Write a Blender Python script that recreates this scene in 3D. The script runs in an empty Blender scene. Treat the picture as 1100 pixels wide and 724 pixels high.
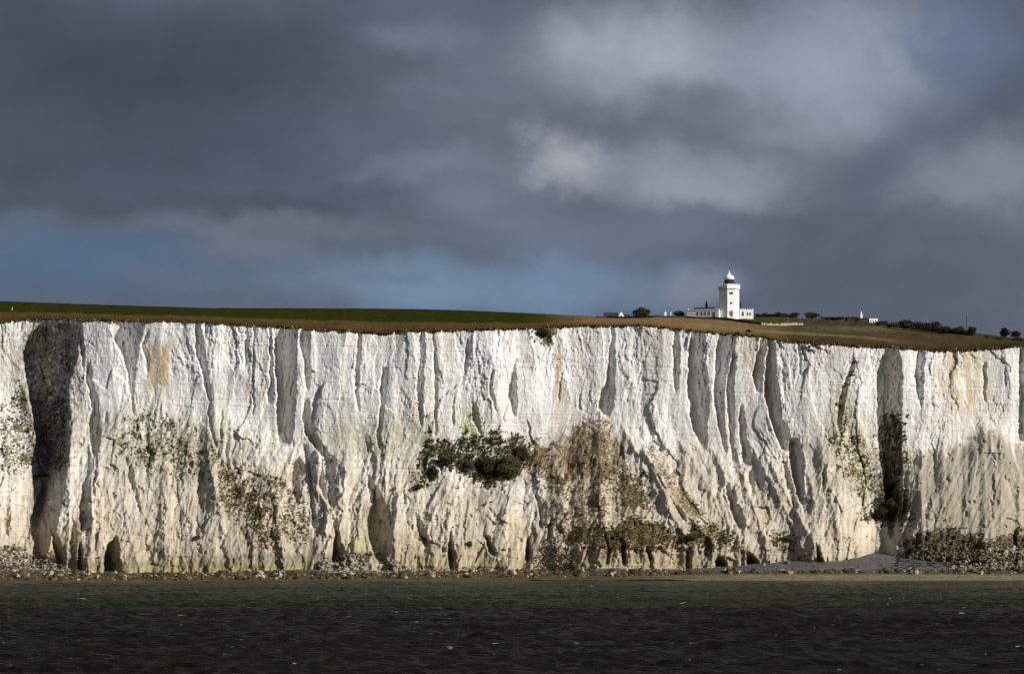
import bpy, math, random
import numpy as np
from mathutils import Vector, Matrix

random.seed(7)
RNG = np.random.default_rng(11)
R = math.radians
scene = bpy.context.scene
COL = scene.collection

# ------------------------------------------------------------------ camera
FPX = 3750.0            # focal length in pixels of an 1100 px wide picture
CAMZ = 20.0             # ferry deck
PITCH = math.atan(210.0 / FPX)
cam_d = bpy.data.cameras.new('camera')
cam = bpy.data.objects.new('camera', cam_d)
COL.objects.link(cam)
cam.location = (0, 0, CAMZ)
cam.rotation_euler = (R(90) + PITCH, 0, 0)
cam_d.sensor_width = 36.0
cam_d.lens = 36.0 * FPX / 1100.0
cam_d.clip_start = 1.0
cam_d.clip_end = 60000.0
scene.camera = cam

# ------------------------------------------------------------------ exposure
scene.view_settings.view_transform = 'Standard'
scene.view_settings.look = 'None'
scene.view_settings.gamma = 1.0
scene.view_settings.use_curve_mapping = False
scene.view_settings.exposure = 0.12
try:
    scene.cycles.max_bounces = 5
    scene.cycles.diffuse_bounces = 3
except Exception:
    pass

# ------------------------------------------------------------------ sun
SUN_AZ = R(57)      # to the right of straight behind the viewer
SUN_EL = R(23)
sdir = Vector((math.sin(SUN_AZ) * math.cos(SUN_EL), -math.cos(SUN_AZ) * math.cos(SUN_EL), math.sin(SUN_EL)))
sun_d = bpy.data.lights.new('sun', 'SUN')
sun_d.energy = 4.9
sun_d.angle = R(0.5)
sun_d.color = (1.0, 0.965, 0.90)
sun = bpy.data.objects.new('sun', sun_d)
COL.objects.link(sun)
sun.rotation_euler = sdir.to_track_quat('Z', 'Y').to_euler()
sun.location = (600, -200, 500)


def lin(r, g, b):
    return tuple(((c / 255.0) / 12.92 if c / 255.0 <= 0.04045 else ((c / 255.0 + 0.055) / 1.055) ** 2.4) for c in (r, g, b)) + (1.0,)


# ------------------------------------------------------------------ world: storm sky by direction
world = bpy.data.worlds.new('World')
scene.world = world
world.use_nodes = True
nt = world.node_tree
nt.nodes.clear()
L = nt.links


def wn(t, **kw):
    n = nt.nodes.new(t)
    for k, v in kw.items():
        setattr(n, k, v)
    return n


def wmath(op, a, b=None, clamp=False):
    n = wn('ShaderNodeMath', operation=op)
    n.use_clamp = clamp
    for i, v in enumerate((a, b)):
        if v is None:
            continue
        if isinstance(v, (int, float)):
            n.inputs[i].default_value = v
        else:
            L.new(v, n.inputs[i])
    return n.outputs[0]


out = wn('ShaderNodeOutputWorld')
tc = wn('ShaderNodeTexCoord')
sep = wn('ShaderNodeSeparateXYZ')
L.new(tc.outputs['Generated'], sep.inputs[0])
ysafe = wmath('MAXIMUM', sep.outputs['Y'], 0.02)
u = wmath('DIVIDE', sep.outputs['X'], ysafe)
v = wmath('DIVIDE', sep.outputs['Z'], ysafe)
comb = wn('ShaderNodeCombineXYZ')
L.new(u, comb.inputs[0]); L.new(v, comb.inputs[1])


def wnoise(vec, scale, detail, rough=0.55, dist=0.0, stretch=(1, 1, 1), off=(0, 0, 0)):
    m = wn('ShaderNodeMapping')
    m.inputs['Scale'].default_value = stretch
    m.inputs['Location'].default_value = off
    L.new(vec, m.inputs[0])
    n = wn('ShaderNodeTexNoise')
    n.inputs['Scale'].default_value = scale
    n.inputs['Detail'].default_value = detail
    n.inputs['Roughness'].default_value = rough
    n.inputs['Distortion'].default_value = dist
    L.new(m.outputs[0], n.inputs['Vector'])
    return n


# warp the cloud coordinates so every bank has a ragged outline
wrp = wnoise(comb.outputs[0], 20, 8, 0.60)
vs = wn('ShaderNodeVectorMath', operation='SUBTRACT')
L.new(wrp.outputs['Color'], vs.inputs[0]); vs.inputs[1].default_value = (0.5, 0.5, 0.5)
vm = wn('ShaderNodeVectorMath', operation='MULTIPLY')
L.new(vs.outputs[0], vm.inputs[0]); vm.inputs[1].default_value = (0.056, 0.034, 0)
va = wn('ShaderNodeVectorMath', operation='ADD')
L.new(comb.outputs[0], va.inputs[0]); L.new(vm.outputs[0], va.inputs[1])
cv = va.outputs[0]

SKY = [  # centre x,y and half sizes in picture units, colour (as seen), strength
    (150, 60, 420, 130, (60, 66, 78), 0.95),
    (120, 170, 330, 90, (66, 72, 86), 0.9),
    (330, 170, 220, 80, (80, 88, 104), 0.8),
    (520, 130, 170, 120, (104, 109, 122), 0.75),
    (560, 60, 130, 90, (104, 110, 122), 0.7),
    (450, 25, 80, 34, (112, 118, 130), 0.7),
    (405, 55, 70, 34, (80, 88, 100), 0.7),
    (700, 50, 170, 80, (158, 162, 172), 0.95),
    (880, 55, 190, 100, (144, 150, 162), 0.9),
    (900, 115, 150, 60, (136, 140, 152), 0.85),
    (760, 108, 120, 36, (104, 109, 121), 0.85),
    (670, 140, 110, 24, (98, 103, 116), 0.8),
    (700, 180, 230, 52, (124, 128, 140), 0.75),
    (604, 168, 62, 44, (164, 164, 170), 1.0),
    (745, 188, 150, 46, (142, 145, 154), 0.85),
    (445, 185, 90, 20, (118, 122, 136), 0.6),
    (500, 215, 100, 24, (110, 115, 130), 0.5),
    (1030, 50, 80, 90, (92, 103, 126), 0.85),
    (985, 160, 90, 90, (90, 97, 112), 0.75),
    (1060, 200, 120, 60, (132, 134, 144), 0.95),
    (990, 238, 120, 26, (108, 111, 122), 0.6),
    (880, 240, 280, 28, (86, 91, 104), 0.8),
    (620, 245, 260, 34, (100, 107, 122), 0.8),
    (900, 310, 340, 56, (84, 92, 106), 0.8),
    (180, 215, 280, 18, (68, 75, 88), 0.7),
    (100, 288, 230, 52, (78, 101, 126), 1.0),
    (20, 245, 80, 18, (92, 100, 118), 0.6),
    (190, 308, 60, 22, (94, 102, 122), 0.8),
    (300, 245, 170, 24, (106, 110, 124), 0.75),
    (275, 270, 66, 30, (104, 107, 120), 0.85),
    (300, 318, 40, 16, (86, 96, 113), 0.8),
    (450, 308, 210, 50, (108, 130, 152), 1.0),
    (405, 300, 70, 14, (98, 108, 128), 0.6),
    (610, 308, 150, 50, (108, 127, 152), 0.9),
    (735, 312, 76, 28, (120, 126, 140), 0.85),
    (990, 275, 40, 20, (104, 109, 120), 0.4),
]
# broad cloud over the whole dome
nb = wnoise(tc.outputs['Generated'], 2.4, 6, 0.55, 0.4, (1, 1, 2.2))
rb = wn('ShaderNodeValToRGB')
rb.color_ramp.elements[0].position = 0.35; rb.color_ramp.elements[0].color = lin(70, 77, 92)
rb.color_ramp.elements[1].position = 0.70; rb.color_ramp.elements[1].color = lin(128, 134, 146)
L.new(nb.outputs[0], rb.inputs[0])
base = wn('ShaderNodeMix', data_type='RGBA')
base.inputs[0].default_value = 0.8
L.new(rb.outputs[0], base.inputs[6]); base.inputs[7].default_value = lin(88, 93, 107)
# use the near-frame base only ahead of the viewer
fwd = wmath('MULTIPLY', wmath('GREATER_THAN', sep.outputs['Y'], 0.5), 0.8)
L.new(fwd, base.inputs[0])
cur = base.outputs[2]
for (x, y, rx, ry, c, st) in SKY:
    sb = wn('ShaderNodeVectorMath', operation='SUBTRACT')
    L.new(cv, sb.inputs[0]); sb.inputs[1].default_value = ((x - 550) / FPX, (572 - y) / FPX, 0)
    ml = wn('ShaderNodeVectorMath', operation='MULTIPLY')
    L.new(sb.outputs[0], ml.inputs[0]); ml.inputs[1].default_value = (FPX / rx / 1.25, FPX / ry / 1.25, 0)
    ln = wn('ShaderNodeVectorMath', operation='LENGTH')
    L.new(ml.outputs[0], ln.inputs[0])
    mr = wn('ShaderNodeMapRange', interpolation_type='SMOOTHERSTEP')
    mr.inputs['From Min'].default_value = 1.0; mr.inputs['From Max'].default_value = 0.0
    mr.inputs['To Min'].default_value = 0.0; mr.inputs['To Max'].default_value = st
    L.new(ln.outputs['Value'], mr.inputs['Value'])
    mx = wn('ShaderNodeMix', data_type='RGBA')
    L.new(mr.outputs[0], mx.inputs[0]); L.new(cur, mx.inputs[6]); mx.inputs[7].default_value = lin(*c)
    cur = mx.outputs[2]
det = wnoise(comb.outputs[0], 16, 9, 0.58, 0.25, (1, 1.7, 1), (3.1, 1.7, 0))
dr = wn('ShaderNodeMapRange')
dr.inputs['From Min'].default_value = 0.28; dr.inputs['From Max'].default_value = 0.72
dr.inputs['To Min'].default_value = 0.82; dr.inputs['To Max'].default_value = 1.22
L.new(det.outputs[0], dr.inputs['Value'])
dm = wn('ShaderNodeMix', data_type='RGBA', blend_type='MULTIPLY')
dm.inputs[0].default_value = 1.0
L.new(cur, dm.inputs[6]); L.new(dr.outputs[0], dm.inputs[7])
tnt = wn('ShaderNodeMix', data_type='RGBA', blend_type='MULTIPLY'); tnt.inputs[0].default_value = 1.0
L.new(dm.outputs[2], tnt.inputs[6]); tnt.inputs[7].default_value = (0.97, 1.01, 1.07, 1)
cloud_bg = wn('ShaderNodeBackground')
L.new(tnt.outputs[2], cloud_bg.inputs['Color']); cloud_bg.inputs['Strength'].default_value = 0.99
sky = wn('ShaderNodeTexSky', sky_type='NISHITA')
sky.sun_disc = False
sky.sun_elevation = SUN_EL
sky.sun_rotation = math.pi - SUN_AZ
sky_bg = wn('ShaderNodeBackground')
L.new(sky.outputs[0], sky_bg.inputs['Color']); sky_bg.inputs['Strength'].default_value = 0.05
ms = wn('ShaderNodeMixShader')
ms.inputs[0].default_value = 0.94        # almost closed cloud cover
L.new(sky_bg.outputs[0], ms.inputs[1]); L.new(cloud_bg.outputs[0], ms.inputs[2])
L.new(ms.outputs[0], out.inputs['Surface'])


# ------------------------------------------------------------------ helpers
CT, ST = math.cos(PITCH), math.sin(PITCH)


def P(px, py, Y):
    """world point at distance Y seen at photo position px, py (1100 x 724)"""
    w = (362.0 - py) / FPX
    dy = CT - w * ST
    dz = ST + w * CT
    return (px - 550.0) / FPX / dy * Y, Y, CAMZ + dz / dy * Y


def PA(px, py, Y):
    px, py, Y = np.broadcast_arrays(px, py, Y)
    w = (362.0 - py) / FPX
    dy = CT - w * ST
    dz = ST + w * CT
    return np.stack([(px - 550.0) / FPX / dy * Y, Y, CAMZ + dz / dy * Y], -1)


_perm = RNG.permutation(512)
_perm = np.concatenate([_perm, _perm, _perm])
_ang = RNG.random(512) * 2 * math.pi
_gx, _gy = np.cos(_ang), np.sin(_ang)


def perlin(x, y, seed=0):
    x = np.asarray(x, float) + seed * 17.31
    y = np.asarray(y, float) + seed * 9.77
    xi = np.floor(x).astype(np.int64); yi = np.floor(y).astype(np.int64)
    xf = x - xi; yf = y - yi
    xi &= 511; yi &= 511
    x1 = (xi + 1) & 511; y1 = (yi + 1) & 511
    def g(a, b, dx, dy):
        h = _perm[_perm[a] + b]
        return _gx[h] * dx + _gy[h] * dy
    su = xf * xf * xf * (xf * (xf * 6 - 15) + 10)
    sv = yf * yf * yf * (yf * (yf * 6 - 15) + 10)
    a = g(xi, yi, xf, yf); b = g(x1, yi, xf - 1, yf)
    c = g(xi, y1, xf, yf - 1); d = g(x1, y1, xf - 1, yf - 1)
    return (a + su * (b - a) + sv * ((c + su * (d - c)) - (a + su * (b - a)))) * 1.5


def fbm(x, y, o=4, seed=0, g=0.5):
    s = 0; a = 1; t = 0
    for i in range(o):
        s = s + a * perlin(x * 2 ** i, y * 2 ** i, seed + i * 3)
        t += a; a *= g
    return s / t


def ridged(x, y, o=3, seed=0, g=0.5):
    s = 0; a = 1; t = 0
    for i in range(o):
        s = s + a * (1 - 2 * np.abs(perlin(x * 2 ** i, y * 2 ** i, seed + i * 3)))
        t += a; a *= g
    return s / t


def facets(x, y, seed, tx=1.0, ty=0.5):
    """joint blocks: every cell of a jittered grid is a plane of its own tilt and depth"""
    xi = np.floor(x).astype(np.int64); yi = np.floor(y).astype(np.int64)
    best = np.full(x.shape, 1e9); val = np.zeros(x.shape)
    for dx in (-1, 0, 1):
        for dy in (-1, 0, 1):
            cx = xi + dx; cy = yi + dy
            h = _perm[(_perm[(cx + seed * 31) & 511] + cy + seed * 7) & 511]
            h2 = _perm[h + 97]; h3 = _perm[h2 + 31]; h4 = _perm[h3 + 11]; h5 = _perm[h4 + 5]
            sx = cx + .1 + .8 * h / 511.0; sy = cy + .1 + .8 * h2 / 511.0
            ox = x - sx; oy = y - sy
            d = ox * ox + oy * oy
            v = (h3 / 511.0 - .5) * 2 * tx * ox + (h4 / 511.0 - .5) * 2 * ty * oy + (h5 / 511.0 - .5)
            m = d < best
            best = np.where(m, d, best); val = np.where(m, v, val)
    return val


def sstep(a, b, x):
    t = np.clip((x - a) / (b - a), 0, 1)
    return t * t * (3 - 2 * t)


def ip(x, pts):
    xs, ys = zip(*pts)
    return np.interp(x, xs, ys)


def mesh_np(name, verts, faces, mat=None, parent=None, smooth=True, colors=None, link=True):
    """verts (n,3), faces (m,k) int"""
    me = bpy.data.meshes.new(name)
    verts = np.ascontiguousarray(verts, dtype=np.float32).reshape(-1, 3)
    faces = np.ascontiguousarray(faces, dtype=np.int32)
    k = faces.shape[1]; m = faces.shape[0]
    me.vertices.add(len(verts)); me.vertices.foreach_set('co', verts.ravel())
    me.loops.add(m * k); me.loops.foreach_set('vertex_index', faces.ravel())
    me.polygons.add(m)
    me.polygons.foreach_set('loop_start', np.arange(0, m * k, k, dtype=np.int32))
    me.polygons.foreach_set('loop_total', np.full(m, k, dtype=np.int32))
    me.polygons.foreach_set('use_smooth', np.full(m, smooth, dtype=bool))
    me.update(calc_edges=True)
    if colors is not None:
        ca = me.color_attributes.new('Col', 'FLOAT_COLOR', 'POINT')
        cc = np.ones((len(verts), 4), np.float32); cc[:, :3] = colors.reshape(-1, 3)
        ca.data.foreach_set('color', cc.ravel())
    if mat:
        me.materials.append(mat)
    o = bpy.data.objects.new(name, me)
    if link:
        COL.objects.link(o)
    if parent:
        o.parent = parent
    return o


def grid_faces(nr, nc):
    i = np.arange(nr * nc).reshape(nr, nc)
    return np.stack([i[:-1, :-1], i[1:, :-1], i[1:, 1:], i[:-1, 1:]], -1).reshape(-1, 4)


def tag(o, label=None, cat=None, group=None, kind=None):
    if label: o['label'] = label
    if cat: o['category'] = cat
    if group: o['group'] = group
    if kind: o['kind'] = kind
    return o


def empty(name, loc, rz=0.0):
    o = bpy.data.objects.new(name, None)
    o.empty_display_size = 0.5
    COL.objects.link(o)
    o.location = loc
    o.rotation_euler = (0, 0, rz)
    return o


class MB:
    """collects boxes, prisms and lathes into ONE mesh"""
    def __init__(s):
        s.v = []; s.f = []

    def add(s, vs, fs):
        n = len(s.v); s.v += [tuple(p) for p in vs]; s.f += [tuple(i + n for i in f) for f in fs]; return s

    def box(s, x0, x1, y0, y1, z0, z1):
        return s.add([(x0, y0, z0), (x1, y0, z0), (x1, y1, z0), (x0, y1, z0), (x0, y0, z1), (x1, y0, z1), (x1, y1, z1), (x0, y1, z1)],
                     [(3, 2, 1, 0), (4, 5, 6, 7), (0, 1, 5, 4), (1, 2, 6, 5), (2, 3, 7, 6), (3, 0, 4, 7)])

    def lathe(s, prof, n=16, c=(0, 0), rot=0.0):
        vs = []; fs = []
        for (r, z) in prof:
            for k in range(n):
                a = rot + 2 * math.pi * k / n
                vs.append((c[0] + r * math.cos(a), c[1] + r * math.sin(a), z))
        for i in range(len(prof) - 1):
            for k in range(n):
                k2 = (k + 1) % n
                fs.append((i * n + k, i * n + k2, (i + 1) * n + k2, (i + 1) * n + k))
        fs.append(tuple(reversed(range(n)))); fs.append(tuple((len(prof) - 1) * n + k for k in range(n)))
        return s.add(vs, fs)

    def gable(s, x0, x1, y0, y1, z0, z1, over=0.0):
        """ridge along x"""
        ym = (y0 + y1) / 2
        return s.add([(x0, y0, z0), (x1, y0, z0), (x1, y1, z0), (x0, y1, z0), (x0, ym, z1), (x1, ym, z1)],
                     [(3, 2, 1, 0), (0, 1, 5, 4), (2, 3, 4, 5), (1, 2, 5), (3, 0, 4)])

    def xf(s, m):
        s.v = [tuple(m @ Vector(p)) for p in s.v]; return s

    def build(s, name, mat, parent=None, smooth=False):
        me = bpy.data.meshes.new(name)
        me.from_pydata(s.v, [], s.f); me.update()
        if smooth:
            for p in me.polygons: p.use_smooth = True
        me.materials.append(mat)
        o = bpy.data.objects.new(name, me); COL.objects.link(o)
        if parent: o.parent = parent
        return o


def copy_tree(o, parent=None):
    c = o.copy(); COL.objects.link(c); c.parent = parent
    for ch in o.children: copy_tree(ch, c)
    return c


# ------------------------------------------------------------------ materials
def mat(name, color=(0.5, 0.5, 0.5), rough=0.9, attr=False, nscale=1.0, namp=0.15, bump=0.0, bscale=2.0, bdist=0.3, spec=0.2, metal=0.0, stretch=(1, 1, 1), detail=6, var=None):
    m = bpy.data.materials.new(name); m.use_nodes = True
    t = m.node_tree; b = t.nodes['Principled BSDF']; l = t.links
    b.inputs['Roughness'].default_value = rough
    b.inputs['Specular IOR Level'].default_value = spec
    b.inputs['Metallic'].default_value = metal
    g = t.nodes.new('ShaderNodeNewGeometry')
    mp = t.nodes.new('ShaderNodeMapping'); mp.inputs['Scale'].default_value = stretch
    l.new(g.outputs['Position'], mp.inputs[0])
    if attr:
        a = t.nodes.new('ShaderNodeAttribute'); a.attribute_name = 'Col'; src = a.outputs['Color']
    else:
        a = t.nodes.new('ShaderNodeRGB'); a.outputs[0].default_value = tuple(color) + (1,); src = a.outputs[0]
    n = t.nodes.new('ShaderNodeTexNoise'); n.inputs['Scale'].default_value = nscale; n.inputs['Detail'].default_value = detail
    l.new(mp.outputs[0], n.inputs['Vector'])
    r = t.nodes.new('ShaderNodeMapRange')
    r.inputs['From Min'].default_value = 0.3; r.inputs['From Max'].default_value = 0.7
    r.inputs['To Min'].default_value = 1 - namp; r.inputs['To Max'].default_value = 1 + namp
    l.new(n.outputs[0], r.inputs['Value'])
    mx = t.nodes.new('ShaderNodeMix'); mx.data_type = 'RGBA'; mx.blend_type = 'MULTIPLY'; mx.inputs[0].default_value = 1
    l.new(src, mx.inputs[6]); l.new(r.outputs[0], mx.inputs[7])
    l.new(mx.outputs[2], b.inputs['Base Color'])
    if var:
        oi = t.nodes.new('ShaderNodeObjectInfo')
        r2 = t.nodes.new('ShaderNodeMapRange'); r2.inputs['To Min'].default_value = 1 - var; r2.inputs['To Max'].default_value = 1 + var
        l.new(oi.outputs['Random'], r2.inputs['Value'])
        m3 = t.nodes.new('ShaderNodeMix'); m3.data_type = 'RGBA'; m3.blend_type = 'MULTIPLY'; m3.inputs[0].default_value = 1
        l.new(mx.outputs[2], m3.inputs[6]); l.new(r2.outputs[0], m3.inputs[7]); l.new(m3.outputs[2], b.inputs['Base Color'])
    if bump:
        n2 = t.nodes.new('ShaderNodeTexNoise'); n2.inputs['Scale'].default_value = bscale; n2.inputs['Detail'].default_value = 5
        l.new(mp.outputs[0], n2.inputs['Vector'])
        bp = t.nodes.new('ShaderNodeBump'); bp.inputs['Strength'].default_value = bump; bp.inputs['Distance'].default_value = bdist
        l.new(n2.outputs[0], bp.inputs['Height']); l.new(bp.outputs[0], b.inputs['Normal'])
    return m


M_chalk = mat('chalk', rough=0.95, attr=True, nscale=0.9, namp=0.12, bump=0.50, bscale=1.3, bdist=0.6, spec=0.1, stretch=(1, 1, 0.55))
M_turf = mat('turf', rough=0.95, attr=True, nscale=0.5, namp=0.25, bump=0.4, bscale=0.8, bdist=0.3, spec=0.0)
M_beach = mat('shingle', rough=0.9, attr=True, nscale=1.2, namp=0.22, bump=0.8, bscale=2.0, bdist=0.3, spec=0.15)
M_white = mat('white_paint', (0.80, 0.80, 0.79), rough=0.6, nscale=0.5, namp=0.05)
M_white_dirty = mat('weathered_white_paint', (0.66, 0.65, 0.62), rough=0.7, nscale=0.8, namp=0.12)
M_stone = mat('stone_trim', (0.42, 0.37, 0.30), nscale=2, namp=0.15)
M_slate = mat('slate', (0.035, 0.037, 0.045), rough=0.6, nscale=2, namp=0.25)
M_dark = mat('dark_glass', (0.02, 0.022, 0.028), rough=0.15, spec=0.5)
M_lanternglass = mat('lantern_glass', (0.05, 0.04, 0.035), rough=0.1, spec=0.6)
M_wood = mat('dark_wood', (0.06, 0.045, 0.03), nscale=3, namp=0.3)
M_door = mat('brown_door', (0.16, 0.10, 0.07), rough=0.6)
M_brick = mat('sooty_brick', (0.014, 0.012, 0.012), nscale=3, namp=0.3)
M_wall = mat('dark_flint_wall', (0.05, 0.042, 0.03), nscale=1.5, namp=0.4, bump=0.6, bscale=2)
M_rubblewall = mat('pale_rubble', (0.30, 0.27, 0.20), nscale=1.5, namp=0.4)
M_boulder = mat('chalk_boulder', (0.29, 0.25, 0.19), nscale=0.8, namp=0.25, bump=0.7, bscale=1.5, bdist=0.4, var=0.25)
M_rocks = mat('rubble', attr=True, nscale=0.9, namp=0.25, bump=0.5, bscale=2)
M_leaf = mat('leaf_dark_green', (0.050, 0.052, 0.022), nscale=0.7, namp=0.45, spec=0.1, var=0.25)
M_leaf_br = mat('leaf_brown', (0.050, 0.038, 0.022), nscale=0.7, namp=0.4, spec=0.0, var=0.3)
M_tuft = mat('tuft', attr=True, nscale=0.6, namp=0.3, spec=0.05)
M_scrub = mat('scrub_leaf', (0.085, 0.078, 0.038), nscale=0.7, namp=0.45, spec=0.0, var=0.3)
M_bark = mat('bark', (0.06, 0.045, 0.035), nscale=3, namp=0.3)
M_pole = mat('pole_wood', (0.07, 0.06, 0.055), nscale=3, namp=0.2)

# ------------------------------------------------------------------ outline curves read from the place (photo units)
EDGE = [(-400, 350), (0, 346), (40, 343), (90, 344), (150, 346), (200, 346), (270, 350), (330, 354), (400, 358.5), (412, 359), (430, 357), (500, 355),
        (575, 354), (590, 352), (640, 350.5), (700, 351), (730, 354.5), (760, 358), (800, 361), (820, 363), (840, 367), (880, 369.5), (900, 371),
        (920, 373.5), (930, 372.5), (960, 374.5), (1000, 377), (1040, 377), (1070, 375), (1100, 371.5), (1500, 372)]
SKYL = [(-400, 322), (0, 323.5), (100, 327), (220, 330.8), (400, 331.5), (450, 332), (500, 333.5), (560, 336), (600, 338), (650, 340.2), (690, 340.5), (740, 340.5),
        (830, 340.5), (860, 342), (900, 343.5), (940, 346), (960, 350), (1000, 353.5), (1040, 356.5), (1100, 364.5), (1500, 372)]
BREAK = [(-400, 430), (0, 425), (40, 505), (75, 430), (120, 430), (200, 435), (260, 440), (300, 462), (345, 470), (400, 470), (470, 480), (520, 488), (580, 475), (630, 452), (660, 448),
         (700, 460), (760, 480), (800, 490), (850, 490), (900, 450), (940, 540), (970, 500), (990, 480), (1040, 474), (1058, 458), (1075, 458), (1100, 478), (1500, 470)]
SLOPE = [(-400, .5), (0, .6), (40, .5), (80, .45), (200, .38), (300, .45), (400, .34), (500, .36), (580, .46), (645, .58), (720, .52), (800, .46), (900, .34), (950, .35), (1000, .60), (1100, .60), (1500, .6)]
FOOT = [(-400, 604), (0, 604), (60, 611), (100, 614), (200, 614.5), (240, 613.5), (300, 611), (345, 610.5), (430, 613), (600, 613), (630, 609.5), (660, 607.5), (690, 610), (735, 611), (790, 608),
        (840, 602.5), (880, 599.5), (930, 599), (980, 599.5), (1040, 603), (1100, 606), (1500, 606)]

# shaded gullies: rows of (y, left lip, right lip)
T = [
 [(343,31,86),(352,30,88),(370,27,87),(380,25,84),(395,26,80),(405,28,76),(420,30,74),(435,33,72),(450,36,71),(475,39,72),(490,40,70),(505,42,66),(520,45,62),(535,41,57),(550,35,51),(565,29,44),(580,22,37),(592,17,28)],
 [(343,123,157),(350,119,155),(365,122,151),(385,133,148),(400,136,146),(420,139,144),(445,143,146)],
 [(356,157,160),(370,153,157),(385,156,161),(402,158,160)],
 [(350,84,88),(370,86,91),(400,89,92)],
 [(390,93,97),(405,92,100),(420,96,103),(440,99,106),(455,95,108),(475,97,109),(488,100,105)],
 [(345,211,214),(360,209,218),(375,210,220),(390,214,222),(400,217,224),(415,220,226),(432,225,227),(445,223,226),(460,226,229),(477,230,233)],
 [(347,220,223),(360,221,223)], [(352,264,266),(395,262,265)], [(352,272,275),(400,271,273),(445,272,274)],
 [(352,293,321),(365,295,321),(380,295,319),(400,296,319),(415,297,318),(430,298,318),(445,297,316),(460,297,315),(478,301,313)],
 [(352,289,292),(380,290,294),(410,290,294),(432,287,292)],
 [(352,322,334),(370,322,334),(385,326,333),(400,327,334),(418,329,333)],
 [(430,326,332),(450,325,334),(465,328,338),(475,334,346),(485,342,353),(495,346,362),(510,344,364),(520,342,364),(535,348,362),(545,355,359)],
 [(490,320,324),(500,315,326),(515,311,326),(530,313,325),(542,318,322)],
 [(478,325,330),(500,331,337),(520,333,337),(545,334,338),(565,335,340)],
 [(570,361,365),(580,359,367),(590,357,370),(603,357,372)],
 [(360,384,389),(380,383,389),(400,381,387),(420,381,386),(442,384,386)],
 [(396,411,418),(415,408,416),(430,409,414),(450,407,412),(465,405,410),(482,406,411)],
 [(356,452,456),(370,450,457),(385,449,457),(400,449,456),(420,448,455),(440,450,454),(457,452,454)],
 [(360,465,467),(380,466,469),(400,466,472),(420,467,471),(440,467,470),(467,467,470)],
 [(363,502,504),(380,500,505),(402,499,502)], [(426,487,489),(457,486,489)], [(433,507,512),(450,508,515),(465,515,518)],
 [(398,528,532),(420,525,530),(442,533,535)], [(358,535,537),(372,535,537)],
 [(386,553,555),(400,549,555),(410,547,555),(425,546,556),(435,548,556),(447,552,556)],
 [(349,657,660),(370,656,661),(385,654,662),(400,652,661),(412,650,661),(420,646,661),(430,643,660),(437,643,659),(447,649,656)],
 [(358,725,729),(375,723,731),(390,723,731),(405,723,730),(420,725,728)],
 [(354,744,757),(370,740,759),(390,739,759),(410,739,761),(430,740,762),(445,741,762),(460,744,761),(470,749,760),(484,755,760)],
 [(358,774,789),(370,770,790),(385,769,787),(400,768,784),(415,767,780),(430,767,778),(450,770,778),(465,773,780),(485,778,782)],
 [(380,787,792),(400,782,790),(420,780,789),(450,782,789),(475,784,789),(494,786,789)],
 [(435,796,799),(450,794,801),(465,794,802),(478,796,805),(490,797,808),(500,800,807)],
 [(361,817,828),(375,815,824),(390,811,822),(405,809,820),(420,812,818)],
 [(361,824,830),(375,825,833),(390,823,834),(405,822,835),(420,821,837),(435,824,839),(450,828,841),(460,830,846),(470,834,849),(484,840,848)],
 [(472,848,860),(490,848,864),(505,850,864),(520,854,864),(535,858,865),(550,863,866)],
 [(497,842,846),(510,841,848),(520,844,850),(535,848,854),(545,853,857)],
 [(507,780,784),(525,780,788),(540,783,793),(555,788,800),(568,794,801)],
 [(505,804,808),(515,805,811),(530,806,811)], [(370,857,860),(402,859,861)],
 [(386,915,919),(400,911,917),(410,907,913),(430,901,908),(450,899,905),(474,902,906)],
 [(373,949,966),(385,946,968),(400,942,970),(420,941,970),(440,942,969),(455,943,969),(475,943,969),(490,944,970),(510,948,969),(530,950,967),(545,953,967),(560,955,965),(578,957,962)],
 [(376,986,994),(390,984,994),(405,983,993),(420,985,992),(437,988,990)],
 [(390,1056,1060),(410,1056,1060),(432,1057,1060)], [(395,1079,1081),(415,1079,1081)],
 [(373,1096,1101),(400,1094,1103),(440,1095,1104),(475,1093,1103)],
 [(556,78,80),(575,75,83),(590,74,84),(612,73,84)], [(584,85,88),(600,84,90),(614,84,91)],
 [(576,123,126),(585,116,128),(600,112,130),(616,112,132)], [(566,55,59),(590,58,68),(606,63,74)],
 [(515,100,103),(555,100,104)], [(518,88,93),(545,85,94),(570,88,96)], [(492,135,141),(510,136,144),(525,141,148),(545,148,151)],
 [(510,395,398),(525,396,407),(540,398,414),(550,396,420),(560,394,423),(575,396,422),(590,400,420),(604,406,417)],
 [(553,446,450),(565,447,454),(575,451,459),(586,458,463)], [(570,484,486),(585,482,488),(600,482,489),(611,483,489)],
 [(576,520,526),(590,525,534),(596,528,534)], [(532,575,579),(550,579,583),(567,581,583)], [(556,591,594),(580,588,594)],
 [(576,566,569),(595,565,573),(603,565,572)], [(571,649,652),(590,652,656),(607,650,655)], [(586,669,673),(607,668,674)],
 [(586,693,697),(602,698,703)], [(591,737,741),(612,736,742)], [(598,771,778),(603,769,781),(613,769,784)],
 [(595,802,809),(602,802,815),(610,804,818)], [(586,877,881),(604,880,886)], [(490,3,9),(520,8,14),(550,5,12),(575,6,10)],
 [(560,497,500),(590,499,501)], [(440,238,240),(470,236,239)], [(400,602,604),(430,600,602)], [(424,622,624),(440,622,625)],
 [(500,700,702),(560,735,738)], [(500,886,889),(530,882,886)], [(520,925,927),(560,928,930)],
]


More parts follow.
